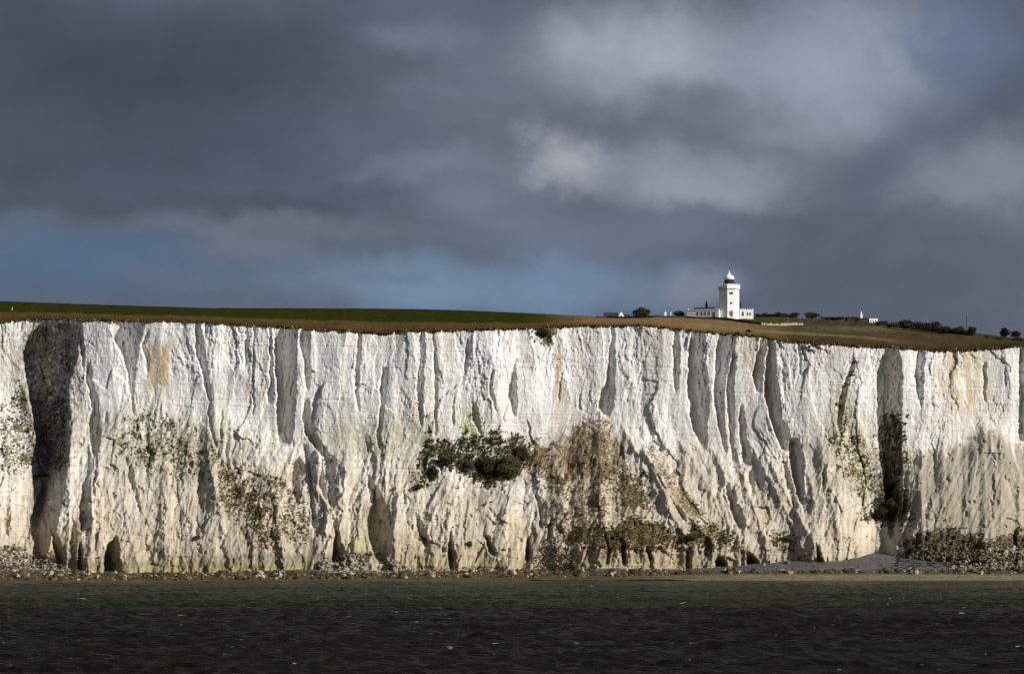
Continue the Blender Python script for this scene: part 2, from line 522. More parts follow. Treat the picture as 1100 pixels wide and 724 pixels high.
def poly_sd(px, py, pts):
    """signed distance to a polygon outline, positive inside"""
    P_ = np.array(pts, float); n = len(P_)
    d = np.full(px.shape, 1e9); ins = np.zeros(px.shape, bool)
    for i in range(n):
        ax, ay = P_[i]; bx, by = P_[(i + 1) % n]
        ex, ey = bx - ax, by - ay
        t = np.clip(((px - ax) * ex + (py - ay) * ey) / (ex * ex + ey * ey), 0, 1)
        d = np.minimum(d, np.hypot(px - ax - t * ex, py - ay - t * ey))
        c = ((ay > py) != (by > py)) & (px < (bx - ax) * (py - ay) / ((by - ay) if by != ay else 1e-9) + ax)
        ins ^= c
    return np.where(ins, d, -d)


def line_d(px, py, pts):
    d = np.full(px.shape, 1e9)
    for (ax, ay), (bx, by) in zip(pts[:-1], pts[1:]):
        ex, ey = bx - ax, by - ay
        t = np.clip(((px - ax) * ex + (py - ay) * ey) / (ex * ex + ey * ey), 0, 1)
        d = np.minimum(d, np.hypot(px - ax - t * ex, py - ay - t * ey))
    return d


# growth on the face: outline, cover, colour of the mat, tufts per px, tone (0 green .. 1 brown)
BR = (.150, .112, .056); OL = (.125, .112, .052); DK = (.085, .075, .042)
GROW = [
 ([(636,440),(652,452),(668,476),(676,500),(660,512),(640,524),(632,512),(612,517),(600,500),(584,482),(605,476),(620,456)], .62, BR, .08, .9),
 ([(558,482),(585,478),(602,515),(592,522),(570,507)], .84, BR, .25, .7),
 ([(596,515),(625,522),(645,498),(684,500),(700,530),(702,560),(728,570),(742,585),(700,592),(650,594),(594,584),(590,548)], .52, BR, .18, .8),
 ([(618,566),(650,572),(680,556),(712,562),(737,583),(700,589),(640,591),(612,583)], .85, (.115,.085,.038), .45, .7),
 ([(664,506),(690,512),(694,545),(680,550),(664,530)], .80, (.12,.088,.045), .35, .8),
 ([(742,567),(762,565),(783,577),(786,585),(745,589)], .85, (.12,.10,.042), .5, .5),
 ([(690,478),(700,476),(740,530),(786,578),(776,582),(730,548),(700,505)], .58, (.20,.15,.085), .16, .9),
 ([(712,500),(722,500),(765,560),(790,582),(775,584),(740,552)], .60, (.20,.15,.085), .18, .9),
 ([(456,462),(475,476),(500,468),(530,466),(566,470),(570,495),(549,519),(520,524),(495,506),(470,499),(462,518),(448,502)], .72, DK, .5, .15),
 ([(440,505),(455,508),(462,524),(446,528),(438,518)], .5, OL, .3, .3),
 ([(230,500),(262,498),(305,512),(336,555),(332,582),(272,590),(250,565),(233,540)], .50, (.16,.12,.065), .35, .7),
 ([(232,506),(246,504),(290,552),(284,562),(262,552)], .75, (.15,.11,.05), .5, .7),
 ([(115,452),(150,438),(200,455),(236,475),(240,505),(190,517),(150,502),(125,492)], .42, OL, .14, .4),
 ([(140,455),(165,452),(170,500),(145,500)], .45, OL, .2, .4),
 ([(-20,440),(3,430),(22,403),(34,450),(38,500),(15,512),(-20,500)], .52, OL, .25, .4),
 ([(893,470),(925,462),(940,500),(946,540),(926,542),(904,512)], .52, OL, .28, .5),
 ([(917,380),(922,388),(908,430),(909,480),(899,480),(900,430)], .62, OL, .25, .4),
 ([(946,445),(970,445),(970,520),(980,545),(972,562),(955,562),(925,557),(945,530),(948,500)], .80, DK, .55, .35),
 ([(826,566),(862,575),(858,592),(830,592)], .55, OL, .3, .5),
 ([(968,602),(988,581),(1030,574),(1060,588),(1100,577),(1140,577),(1140,592),(1060,599),(1020,607)], .97, (.085,.066,.038), .4, .8),
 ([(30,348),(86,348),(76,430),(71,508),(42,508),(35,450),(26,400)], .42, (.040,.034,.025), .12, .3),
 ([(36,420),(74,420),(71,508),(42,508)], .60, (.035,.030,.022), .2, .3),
 ([(576,585),(596,578),(612,590),(630,606),(620,610),(596,596)], .6, (.15,.12,.07), .3, .8),
 ([(455,440),(468,440),(466,505),(450,505)], .45, (.20,.21,.09), .12, .1),
 ([(500,440),(520,450),(512,475),(492,472)], .45, (.26,.28,.15), .04, .1),
 ([(370,462),(420,466),(430,490),(380,492)], .45, (.36,.35,.26), .02, .3),
 ([(577,352),(590,352),(587,362),(581,362)], .95, OL, .3, .4),
 ([(860,366),(880,370),(878,384),(862,380)], .3, DK, .3, .3), ([(918,374),(930,376),(926,392),(918,388)], .3, DK, .3, .3),
 ([(985,490),(1000,478),(1030,476),(1050,468),(1058,450),(1076,455),(1140,480),(1140,575),(1060,588),(1030,578),(990,583),(975,560),(980,520)], .10, (.12,.09,.05), .035, .5),
]
APRON = [(985,494),(1000,482),(1016,484),(1030,478),(1044,477),(1056,462),(1070,462),(1090,478),(1150,484),(1150,575),(1088,580),(1078,588),(1060,592),(1045,582),(1030,580),(1012,588),(1000,580),(985,590),(975,560),(980,520)]
# crests of the spurs in the lower face: line, height (m), half width
SPUR = [
 ([(78,440),(76,480),(70,525),(62,560),(50,595)], 3.2, 7), ([(108,470),(101,545),(94,612)], 1.8, 9), ([(130,520),(138,570),(150,612)], 1.2, 8), ([(222,488),(236,545),(247,612)], 1.8, 10),
 ([(180,500),(176,560),(186,612)], 1.1, 10), ([(285,500),(300,555),(306,612)], 1.1, 10), ([(345,480),(352,540),(350,606)], 2.0, 7), ([(372,485),(368,545),(362,602)], 2.2, 8), ([(392,500),(387,560),(378,602)], 1.9, 8),
 ([(428,520),(424,570),(424,612)], 2.0, 9), ([(470,535),(462,575),(468,612)], 1.0, 9), ([(505,540),(497,580),(492,612)], 1.2, 8), ([(548,520),(543,570),(546,612)], 1.5, 9), ([(520,530),(524,580),(540,612)], 1.1, 8),
 ([(575,505),(588,545),(586,590)], 1.5, 8), ([(603,500),(600,550),(596,590)], 1.0, 8), ([(645,452),(640,500),(650,560)], 1.0, 12), ([(668,455),(700,520),(742,585)], 2.2, 9), ([(686,472),(722,535),(765,582)], 2.6, 7),
 ([(730,470),(765,530),(800,590)], 1.5, 12), ([(762,475),(783,520),(798,560)], 1.8, 8), ([(790,478),(800,520),(822,580)], 1.8, 8), ([(802,470),(838,535),(868,600)], 2.0, 8), ([(818,480),(850,540),(884,600)], 1.8, 7),
 ([(866,500),(876,545),(872,600)], 1.3, 8), ([(880,470),(892,530),(905,600)], 1.2, 9), ([(925,545),(918,570),(922,600)], 1.2, 7), ([(978,500),(976,545),(960,598)], 2.0, 7), ([(985,505),(990,550),(972,598)], 1.6, 6),
 ([(1058,455),(1020,520),(1000,582)], 1.0, 9), ([(1058,455),(1045,520),(1030,582)], .9, 9), ([(1062,458),(1070,520),(1064,588)], 1.1, 9), ([(1066,458),(1092,520),(1100,575)], 1.0, 9), ([(1010,485),(1003,540),(990,580)], .9, 8),
 ([(20,505),(24,550),(18,588)], 1.4, 8), ([(34,515),(36,550),(28,585)], 1.0, 6), ([(8,500),(14,540),(10,590)], 1.0, 6),
]


def grow_noise(px, py):
    return .34 * fbm(px / 9.0, py / 8.0, 3, 531, .62) + .50 * fbm(px / 2.6, py / 2.3, 3, 535, .6) + .30 * fbm((px - .35 * py) / 16, (py + .35 * px) / 26, 3, 533)


def grow_cover(px, py, g):
    """how much of a patch is overgrown here, 0..1"""
    pts, cov = g[0], g[1]
    sd = poly_sd(px + 5 * fbm(px / 9, py / 9, 3, 541), py + 5 * fbm(px / 9, py / 9, 3, 543), pts)
    th = np.interp(cov, [0, .3, .5, .7, .85, 1], [.40, .11, .00, -.12, -.26, -.6])
    e = np.clip(-(sd - 5) / 11.0, 0, 1.5)
    return sstep(-.035, .045, grow_noise(px, py) - th - .42 * e) * (sd > -10)


def edge_jit(px):
    return 1.6 * fbm(px / 14.0, px * 0 + 5.3, 2, 4) + 2.0 * fbm(px / 4.5, px * 0 + 3.3, 3, 5) + 1.3 * fbm(px / 1.6, px * 0 + 8.1, 2, 6)


def cliff_field(px, py):
    """px, py arrays -> protrusion towards the sea in metres (larger = nearer), trench mask"""
    wx = px + 13.0 * fbm(px / 55, py / 70, 3, 1) + 2.6 * fbm(px / 9, py / 14, 3, 2)
    wy = py + 6.0 * fbm(px / 35, py / 40, 3, 3)
    brk = ip(px, BREAK) + 9 * fbm(px / 18, px * 0, 3, 9)
    slp = ip(px, SLOPE)
    t = py - brk
    soft = 7.0
    ap = np.where(t > 0, t, 0) + soft * np.log1p(np.exp(-np.abs(t) / soft))      # softplus
    ap = np.minimum(ap, 587 - brk + 0.25 * np.maximum(ap - (587 - brk), 0))
    pr = (py - 350) / 2.45 * 0.09 + ap / 2.45 * slp
    # plan shape of the face: broad bays and buttresses
    pr = pr + 1.5 * ridged(px / 62 + .35 * fbm(px / 50, py / 90, 2, 13), py / 420, 1, 14) + 0.45 * ridged(px / 27 + .4 * fbm(px / 40, py / 70, 2, 15), py / 260, 1, 16) * sstep(520, 420, py)
    pr = pr + 5.0 * fbm(px / 150, py / 500, 2, 12) * sstep(640, 560, py)
    # fan coordinate below the break: flutes spread down-slope
    fan = np.zeros_like(px)
    for (ax, ay, k, w) in ((645, 440, 1.0, 150), (1030, 380, 0.4, 90), (330, 430, 0.5, 70), (850, 400, .4, 60), (100, 350, .4, 60)):
        ww = np.exp(-((px - ax) / w) ** 2) * sstep(ay, ay + 60, py) * k
        fan = fan + ww * (px - ax) * (1 - (60.0 / (60.0 + np.maximum(py - ay, 0))))
    uu = wx - fan
    low = sstep(-10, 30, t)
    # region of smooth bedded wall vs strongly fluted
    reg = sstep(-0.12, 0.35, fbm(px / 55, py / 90, 3, 20))
    reg = np.clip(reg * .8 + low * 0.40, 0, 1.1)
    apr = np.exp(-((px - 1045) / 58) ** 2) * sstep(480, 500, py) * sstep(590, 575, py)      # smooth debris aprons
    apr = np.maximum(apr, np.exp(-((px - (720 + (py - 520) * .45)) / 34) ** 2) * sstep(470, 500, py) * sstep(590, 570, py))
    reg = reg * (1 - .75 * apr)
    f1 = ridged(uu / 24 + .5 * fbm(px / 60, py / 60, 2, 30), wy / 230, 2, 31)
    f2 = ridged(uu / 8.5, wy / 60, 3, 37)
    f3 = ridged(uu / 3.4, wy / 20, 3, 41)
    pr = pr + (0.35 + 1.5 * low * sstep(-.35, .35, fbm(px / 50, py / 70, 2, 33))) * f1 * (0.3 + 0.6 * reg) + 0.55 * f2 * (0.0 + 0.95 * reg ** 1.8) + 0.36 * f3 * (0.15 + 0.9 * reg) * (1 - .35 * low)
    # joint-bounded blocks and slabs
    jx = uu + 1.6 * fbm(px / 5, py / 9, 3, 43); jy = wy + 3 * fbm(px / 8, py / 8, 3, 44)
    pr = pr + 1.3 * facets(jx / 19, jy / 80, 3, .9, .6) * (.45 + .5 * reg) + 0.50 * facets(jx / 7, jy / 24, 5, 1.0, .6) * (.25 + .75 * reg) + 0.32 * facets((jx + .3 * jy) / 3.4, jy / 8.5, 8, 1.1, .7) * (.3 + .75 * reg) * (1 - .45 * low)
    # slanted scars and blocks in the lower half
    sl = ridged((px + 0.45 * py) / 9, (py - 0.3 * px) / 34, 3, 47)
    pr = pr + 0.7 * sl * low
    blk = facets((px + .35 * py) / 26, (py - .2 * px) / 30, 15, 1.0, .9)
    pr = pr + 1.6 * blk * low * (1 - apr) * sstep(-0.3, 0.2, fbm(px / 40, py / 40, 2, 51))
    # crumbly surface
    pr = pr + (0.38 * fbm(px / 3.0, py / 4.5, 3, 55, 0.6) + 0.20 * ridged(px / 2.2, py / 3.0, 2, 58)) * (.30 + .8 * reg) * (1 - .35 * low)
    # spalled hollows
    h = sstep(0.28, 0.5, fbm(px / 9, py / 13, 3, 61)) * (0.3 + low)
    pr = pr - 0.9 * h
    # beds: small ledges, dipping gently to the right
    bz = py - 0.010 * px + 1.2 * fbm(px / 80, py / 50, 2, 66)
    bm_ = sstep(-.1, .35, fbm(px / 30, py / 16, 3, 71))
    pr = pr + (0.17 * perlin(bz / 3.1, px / 240, 68) + 0.22 * perlin(bz / 1.5, px / 160, 69)) * bm_
    # the talus cone: right flank and its crest line
    cone = np.maximum(0, 1 - np.abs(px - (650 + (py - 450) * 0.32)) / np.maximum(12 + (py - 450) * 0.85, 1)) * sstep(448, 470, py) * sstep(612, 575, py)
    pr = pr + cone * np.maximum(py - 448, 0) * 0.040
    crest = np.exp(-((px - (688 + (py - 475) * 0.47)) / 4.0) ** 2) * sstep(470, 490, py) * sstep(575, 540, py)
    pr = pr + 1.8 * crest
    for (ln, hgt, hw) in SPUR:
        x0 = min(q[0] for q in ln) - 3 * hw; x1 = max(q[0] for q in ln) + 3 * hw; y0 = ln[0][1] - 10
        sel = (px > x0) & (px < x1) & (py > y0)
        X = px[sel] + 1.6 * fbm(px[sel] / 8, py[sel] / 9, 3, 73) * 2; Yv = py[sel]
        d = line_d(X, Yv, ln)
        # near a crest: sharp ridge, steeper on the left (shaded) side
        cx = np.interp(Yv, [q[1] for q in ln], [q[0] for q in ln])
        side = np.where(X < cx, 1.5, .75)
        pr[sel] = pr[sel] + hgt * 1.45 * np.exp(-(d * side / hw) ** 1.15) * sstep(ln[0][1] - 8, ln[0][1] + 18, Yv)
    asd = poly_sd(px + 4 * fbm(px / 7, py / 7, 3, 545), py + 5 * fbm(px / 7, py / 7, 3, 547), APRON)
    pr = pr + 0.9 * sstep(-3, 3, asd) * sstep(560, 480, py)
    pr = pr - 1.0 * sstep(-1.0, 1.5, -asd) * sstep(575, 582, py) * sstep(960, 975, px)
    # undercut sea notch along the foot
    pr = pr - 0.7 * sstep(606, 611, py) * (0.5 + 0.8 * fbm(px / 12, px * 0, 2, 70))
    # hold the foot near one line
    # trenches
    wob = 2.4 * fbm(px / 12, py / 12, 4, 81, .6) + 1.2 * fbm(px / 3, py / 3.5, 3, 82, .6)
    dep = np.zeros_like(px)
    for tr in T:
        ys = [p[0] for p in tr]
        y0, y1 = ys[0], ys[-1]
        top_open = y0 < ip(np.array(0.5 * (tr[0][1] + tr[0][2])), EDGE) + 6
        x0 = min(p[1] for p in tr) - 6; x1 = max(p[2] for p in tr) + 6
        sel = (px > x0) & (px < x1) & (py > y0 - 3) & (py < y1 + 3)
        if not sel.any(): continue
        X = px[sel] + wob[sel]; Yv = py[sel]
        a = np.interp(Yv, ys, [p[1] for p in tr]); b = np.interp(Yv, ys, [p[2] for p in tr])
        w = b - a
        tt = (b - X) / np.maximum(w, 0.5)
        wm = w / 2.45
        ramp = np.minimum(np.clip(tt, 0, 9) * 1.55, 1.0) * 0.98 * wm + 0.25 * np.clip(tt * 4, 0, 1)
        lw = np.clip((X - a) / 1.4 + 0.8, 0, 1)         # steep left wall
        endf = sstep(y1 + 3, y1 - 3, Yv)
        if not top_open:
            endf = endf * sstep(y0 - 3, y0 + 4, Yv)
        d = ramp * lw * endf * (tt > 0)
        cur_ = dep[sel]
        if y0 > 568: d = d * 1.7        # wave-cut caves and clefts
        dep[sel] = np.maximum(cur_, d)
    ins = np.clip(dep / 3, 0, 1)
    pr = pr + ins * (0.8 * ridged((px + .2 * py) / 6, py / 40, 4, 91) + 0.8 * facets(px / 6, py / 16, 93, 1, .6) + .35 * facets(px / 2.6, py / 6, 95, 1, .6))
    return pr, dep


def stains_and_shade(px, py, dep):
    """base colour of the rock, with some gully and cave shade painted in"""
    n1 = fbm(px / 22, py / 26, 4, 101); n2 = fbm(px / 5, py / 8, 4, 103)
    nv = fbm(px / 4.5, py / 45, 4, 105)        # vertical streaks
    white = np.array([0.79, 0.785, 0.77]); cream = np.array([0.60, 0.525, 0.405]); foot = np.array([0.49, 0.415, 0.30])
    t = np.clip(sstep(390, 620, py + 75 * n1 + 25 * n2 + 30 * fbm(px / 90, py / 60, 2, 109)), 0, 1)[..., None]
    c = white * (1 - t) + cream * t
    t2 = np.clip(sstep(560, 612, py), 0, 1)[..., None] * 0.8
    c = c * (1 - t2) + foot * t2
    # general weathering
    wgt = np.clip(0.5 + 1.1 * nv + 0.7 * n1, 0, 1)[..., None]
    c = c * (0.76 + 0.24 * wgt)
    spk = sstep(.18, .5, fbm(px / 2.2, py / 4.0, 3, 107))[..., None] * sstep(-.3, .3, fbm(px / 40, py / 40, 2, 108))[..., None]
    c = c * (1 - .28 * spk * np.array([.8, .9, 1.15]))
    # thin flint bands
    bz = py - 0.010 * px + 1.2 * fbm(px / 80, py / 50, 2, 66)
    bands = np.zeros_like(px)
    for k, yb in enumerate(np.arange(352, 606, 7.3)):
        o = 1.5 * math.sin(k * 12.9)
        bands = np.maximum(bands, np.exp(-((bz - yb - o) / 0.55) ** 2) * (0.35 + 0.65 * abs(math.sin(k * 3.7))))
    bands = bands * sstep(-0.15, 0.3, fbm(px / 16, py / 5, 3, 110))
    c = c * (1 - 0.32 * bands[..., None])
    fine = np.clip(1 - np.abs(((bz + .5 * np.sin(bz * .9)) % 3.6) - 1.8) / .5, 0, 1) * sstep(-.2, .25, fbm(px / 45, py / 22, 3, 112))
    c = c * (1 - 0.13 * fine[..., None])
    S = [  # x, y, rx, ry, colour, strength, mode ('s' streak, 'n' blotch, 'r' plate)
        (170, 392, 10, 21, (.42, .29, .13), 1.6, 'r'), (170, 425, 14, 28, (.50, .42, .30), .6, 's'),
        (600, 400, 5, 55, (.48, .36, .20), .9, 's'), (628, 385, 14, 35, (.50, .40, .26), .55, 's'), (700, 375, 12, 24, (.38, .28, .15), .9, 's'),
        (715, 395, 16, 35, (.5, .40, .26), .5, 's'), (806, 380, 13, 32, (.45, .32, .16), .85, 's'), (470, 400, 3, 50, (.45, .32, .15), .6, 's'), (826, 400, 6, 50, (.40, .32, .2), .7, 's'),
        (1034, 400, 26, 45, (.54, .38, .18), .9, 's'), (1050, 420, 36, 60, (.54, .44, .29), .7, 's'), (1012, 400, 12, 50, (.56, .45, .29), .5, 's'),
        (8, 390, 16, 40, (.50, .46, .38), .6, 'n'), (95, 465, 30, 20, (.48, .45, .36), .5, 'n'),
        (150, 470, 60, 40, (.44, .42, .34), .7, 'n'), (215, 480, 60, 30, (.42, .39, .31), .8, 'n'), (190, 500, 90, 34, (.45, .41, .33), .6, 'n'),
        (56, 400, 34, 80, (.24, .215, .18), .95, 'n'), (54, 470, 26, 56, (.19, .17, .14), .95, 'n'), (56, 370, 34, 34, (.26, .23, .20), .9, 'n'), (40, 545, 12, 34, (.26, .22, .17), .7, 'n'),  # shade of the deep left gully, deepened in the rock colour
        (380, 475, 44, 24, (.44, .43, .35), .8, 'n'), (440, 470, 34, 28, (.44, .43, .31), .7, 'n'), (505, 455, 16, 20, (.42, .44, .30), .6, 'n'), (460, 425, 10, 30, (.48, .49, .38), .5, 's'),
        (400, 560, 30, 22, (.42, .40, .27), .5, 'n'), (385, 585, 20, 14, (.38, .36, .20), .7, 'n'), (270, 540, 70, 45, (.44, .38, .29), .6, 'n'), (515, 540, 14, 22, (.36, .33, .29), .7, 'n'),
        (645, 485, 56, 46, (.34, .28, .19), .8, 's'), (625, 490, 40, 30, (.26, .20, .11), .8, 'n'), (645, 550, 60, 44, (.42, .35, .25), .6, 'n'), (735, 520, 40, 56, (.38, .32, .22), .9, 's'),
        (790, 470, 30, 30, (.50, .45, .38), .5, 's'), (840, 540, 50, 50, (.48, .43, .35), .5, 's'), (905, 490, 40, 56, (.44, .39, .29), .7, 'n'), (905, 440, 14, 44, (.40, .36, .25), .7, 'n'),
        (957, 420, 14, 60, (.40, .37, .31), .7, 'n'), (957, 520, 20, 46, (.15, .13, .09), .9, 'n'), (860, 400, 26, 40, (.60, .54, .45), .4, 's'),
        (60, 590, 16, 22, (.50, .38, .20), .8, 's'), (560, 600, 260, 6, (.34, .29, .16), .55, 'n'), (270, 607, 100, 7, (.30, .27, .15), 1.0, 'n'), (290, 599, 60, 5, (.26, .24, .19), .9, 'n'),
        (160, 608, 80, 6, (.30, .27, .14), .8, 'n'), (690, 600, 80, 10, (.54, .43, .28), .7, 's'), (480, 595, 120, 12, (.52, .43, .31), .6, 's'),
    ]
    nrot = fbm((px - 0.4 * py) / 4.0, (py + .3 * px) / 22, 4, 115)
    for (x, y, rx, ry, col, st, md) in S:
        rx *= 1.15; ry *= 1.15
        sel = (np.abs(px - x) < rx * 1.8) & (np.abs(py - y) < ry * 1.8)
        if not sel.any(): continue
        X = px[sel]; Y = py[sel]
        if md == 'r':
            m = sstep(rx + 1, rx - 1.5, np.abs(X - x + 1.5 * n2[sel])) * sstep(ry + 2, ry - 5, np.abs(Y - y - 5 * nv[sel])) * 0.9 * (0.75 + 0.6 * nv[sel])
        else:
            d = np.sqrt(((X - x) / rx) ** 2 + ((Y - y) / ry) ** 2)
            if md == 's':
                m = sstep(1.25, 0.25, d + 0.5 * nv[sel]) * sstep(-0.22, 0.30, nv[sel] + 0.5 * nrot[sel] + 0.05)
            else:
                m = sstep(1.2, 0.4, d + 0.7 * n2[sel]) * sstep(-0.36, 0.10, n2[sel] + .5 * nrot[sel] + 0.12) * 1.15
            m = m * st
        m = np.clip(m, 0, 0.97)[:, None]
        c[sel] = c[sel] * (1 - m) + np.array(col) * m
    cav = (np.clip(dep / 3, 0, 1) * sstep(578, 600, py) * .75)[..., None]  # darkness inside the foot caves, painted into the colour
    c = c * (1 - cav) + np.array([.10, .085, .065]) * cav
    # weathered skin: greyer and beige plates on the wall
    pl = facets((px + 4 * n2) / 24, (py + 6 * n1) / 40, 21, 0, 0)[..., None]
    c = c * (1 + .16 * np.clip(pl, -.5, .1))
    tp = (sstep(384, 366, py + 5 * n2) * .35 * sstep(-.2, .2, n1))[..., None]
    c = c * (1 - tp) + c * np.array([.86, .79, .70]) * tp
    # rain-washed streaks and soil carried down the lower face
    lw_ = sstep(400, 590, py + 70 * n1 + 20 * n2)
    k1 = sstep(-.25, .40, fbm((px + 4 * n1) / 3.0, py / 38, 4, 121) + .35 * n1)[..., None]
    c = c * (1 - .26 * (k1 * lw_[..., None]) * np.array([.82, .98, 1.2]))
    k2 = sstep(.05, .45, fbm(px / 13, py / 10, 4, 123))[..., None]
    c = c * (1 - .24 * k2 * lw_[..., None] * np.array([.95, .98, 1.15]))
    k3 = sstep(.0, .5, fbm(px / 5, py / 60, 3, 125) + .4 * fbm(px / 50, py / 50, 2, 126))[..., None] * (1 - lw_[..., None])
    c = c * (1 - .20 * k3 * np.array([.75, .95, 1.2]))
    # debris apron at the right: greyer and browner than the wall
    sel = px > 960
    if sel.any():
        asd = poly_sd(px[sel] + 4 * fbm(px[sel] / 7, py[sel] / 7, 3, 545), py[sel] + 5 * fbm(px[sel] / 7, py[sel] / 7, 3, 547), APRON)
        fl = fbm((px[sel] + (py[sel] - 500) * np.clip((1058 - px[sel]) / 110, -.5, .6)) / 4.0, py[sel] / 50, 4, 549)
        m = (sstep(-5, 8, asd + 8 * fl) * np.clip(.9 + .9 * fl, .2, .97))[:, None]
        c[sel] = c[sel] * (1 - m) + np.array([.300, .262, .200]) * m
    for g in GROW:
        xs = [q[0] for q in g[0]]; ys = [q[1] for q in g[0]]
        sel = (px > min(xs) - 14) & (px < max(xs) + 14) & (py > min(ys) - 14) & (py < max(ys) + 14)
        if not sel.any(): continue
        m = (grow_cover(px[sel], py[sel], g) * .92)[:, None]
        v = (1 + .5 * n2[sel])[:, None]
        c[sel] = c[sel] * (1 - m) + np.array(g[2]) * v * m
    # olive algae line at the foot
    a = (sstep(600, 611, py + 3 * n2) * 0.55)[..., None]
    c = c * (1 - a) + np.array([.30, .26, .15]) * a
    # recess walls turn a little greyer with depth
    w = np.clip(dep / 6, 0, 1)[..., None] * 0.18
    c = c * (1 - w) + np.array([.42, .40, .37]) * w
    return np.clip(c, 0.02, 0.85)


# ------------------------------------------------------------------ cliff
pxs = np.concatenate([np.arange(-400, -20, 4.0), np.arange(-20, 1120, 0.72), np.arange(1120, 1501, 4.0)])
NV = 340
vv = np.linspace(0, 1, NV)
e0 = ip(pxs, EDGE) + edge_jit(pxs)
YB = 622.0
PX = np.broadcast_to(pxs, (NV, len(pxs))).copy()
PY = e0[None, :] + vv[:, None] * (YB - e0[None, :])
PR, DEP = cliff_field(PX, PY)
# keep the foot of the cliff near one line along the beach
footpr = PR[-12]
k = 140
kern = np.ones(2 * k + 1) / (2 * k + 1)
footsm = np.convolve(np.pad(footpr, k, mode='edge'), kern, mode='valid')
YF = 1512.0
# shallow crowns: the top edge of deep gullies is partly healed
YY = YF + (footsm[None, :] - PR) + DEP
C = stains_and_shade(PX, PY, DEP)
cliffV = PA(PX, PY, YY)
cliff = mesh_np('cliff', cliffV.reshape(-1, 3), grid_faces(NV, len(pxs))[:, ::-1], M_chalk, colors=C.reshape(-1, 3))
tag(cliff, kind='structure')
print('cliff verts', cliffV.size // 3, 'Y range', YY.min(), YY.max(), 'edge Y', YY[0].min(), YY[0].max())


def cliff_at(px, py):
    """nearest surface point and index"""
    i = np.clip(np.searchsorted(pxs, px), 0, len(pxs) - 1)
    j = np.clip(np.round((py - e0[i]) / (YB - e0[i]) * (NV - 1)).astype(int), 0, NV - 1)
    return cliffV[j, i], i, j


# ------------------------------------------------------------------ hill above the cliff
NS = 90
s_ = np.linspace(0, 1, NS)
YSKY = ip(pxs, [(-400, 1800), (0, 1780), (400, 1740), (600, 1700), (700, 1665), (830, 1670), (950, 1720), (1100, 1720), (1500, 1720)])
topY = YY[0]
skl = ip(pxs, SKYL) + 0.25 * fbm(pxs / 14, pxs * 0, 3, 201)
TS = s_[:, None]
def smooth1(a, k):
    q = np.ones(2 * k + 1) / (2 * k + 1)
    return np.convolve(np.pad(a, k, mode='edge'), q, mode='valid')


e0s = smooth1(e0, 14); topYs = smooth1(smooth1(topY, 30), 30)
jw = np.exp(-TS / 0.02)
hpy = (e0s[None, :] + (skl - e0s)[None, :] * TS ** 0.92) + (e0 - e0s)[None, :] * np.exp(-TS / 0.03)
hY = topYs[None, :] * (1 - TS) + YSKY[None, :] * TS + (topY - topYs)[None, :] * jw * (1 - TS)
hpx = np.broadcast_to(pxs, hpy.shape)
base_e = ip(pxs, EDGE)[None, :]
hillV = PA(hpx, hpy, hY)
amp = sstep(0, .02, TS) * sstep(1.0, .9, TS)
hillV[..., 2] += 0.25 * fbm(hillV[..., 0] / 6, hillV[..., 1] / 9, 3, 205) * amp + 0.5 * fbm(hillV[..., 0] / 30, hillV[..., 1] / 30, 2, 206) * amp
# beyond the crest the down runs on level and far
back = []
last = hillV[-1]
for d, dz in ((40, 0.6), (150, 0.4), (600, -4), (2500, -20)):
    b = last.copy(); b[:, 0] *= 1 + d / 1700.0; b[:, 1] += d; b[:, 2] += dz; back.append(b)
hillV2 = np.concatenate([hillV, np.stack(back)], 0)


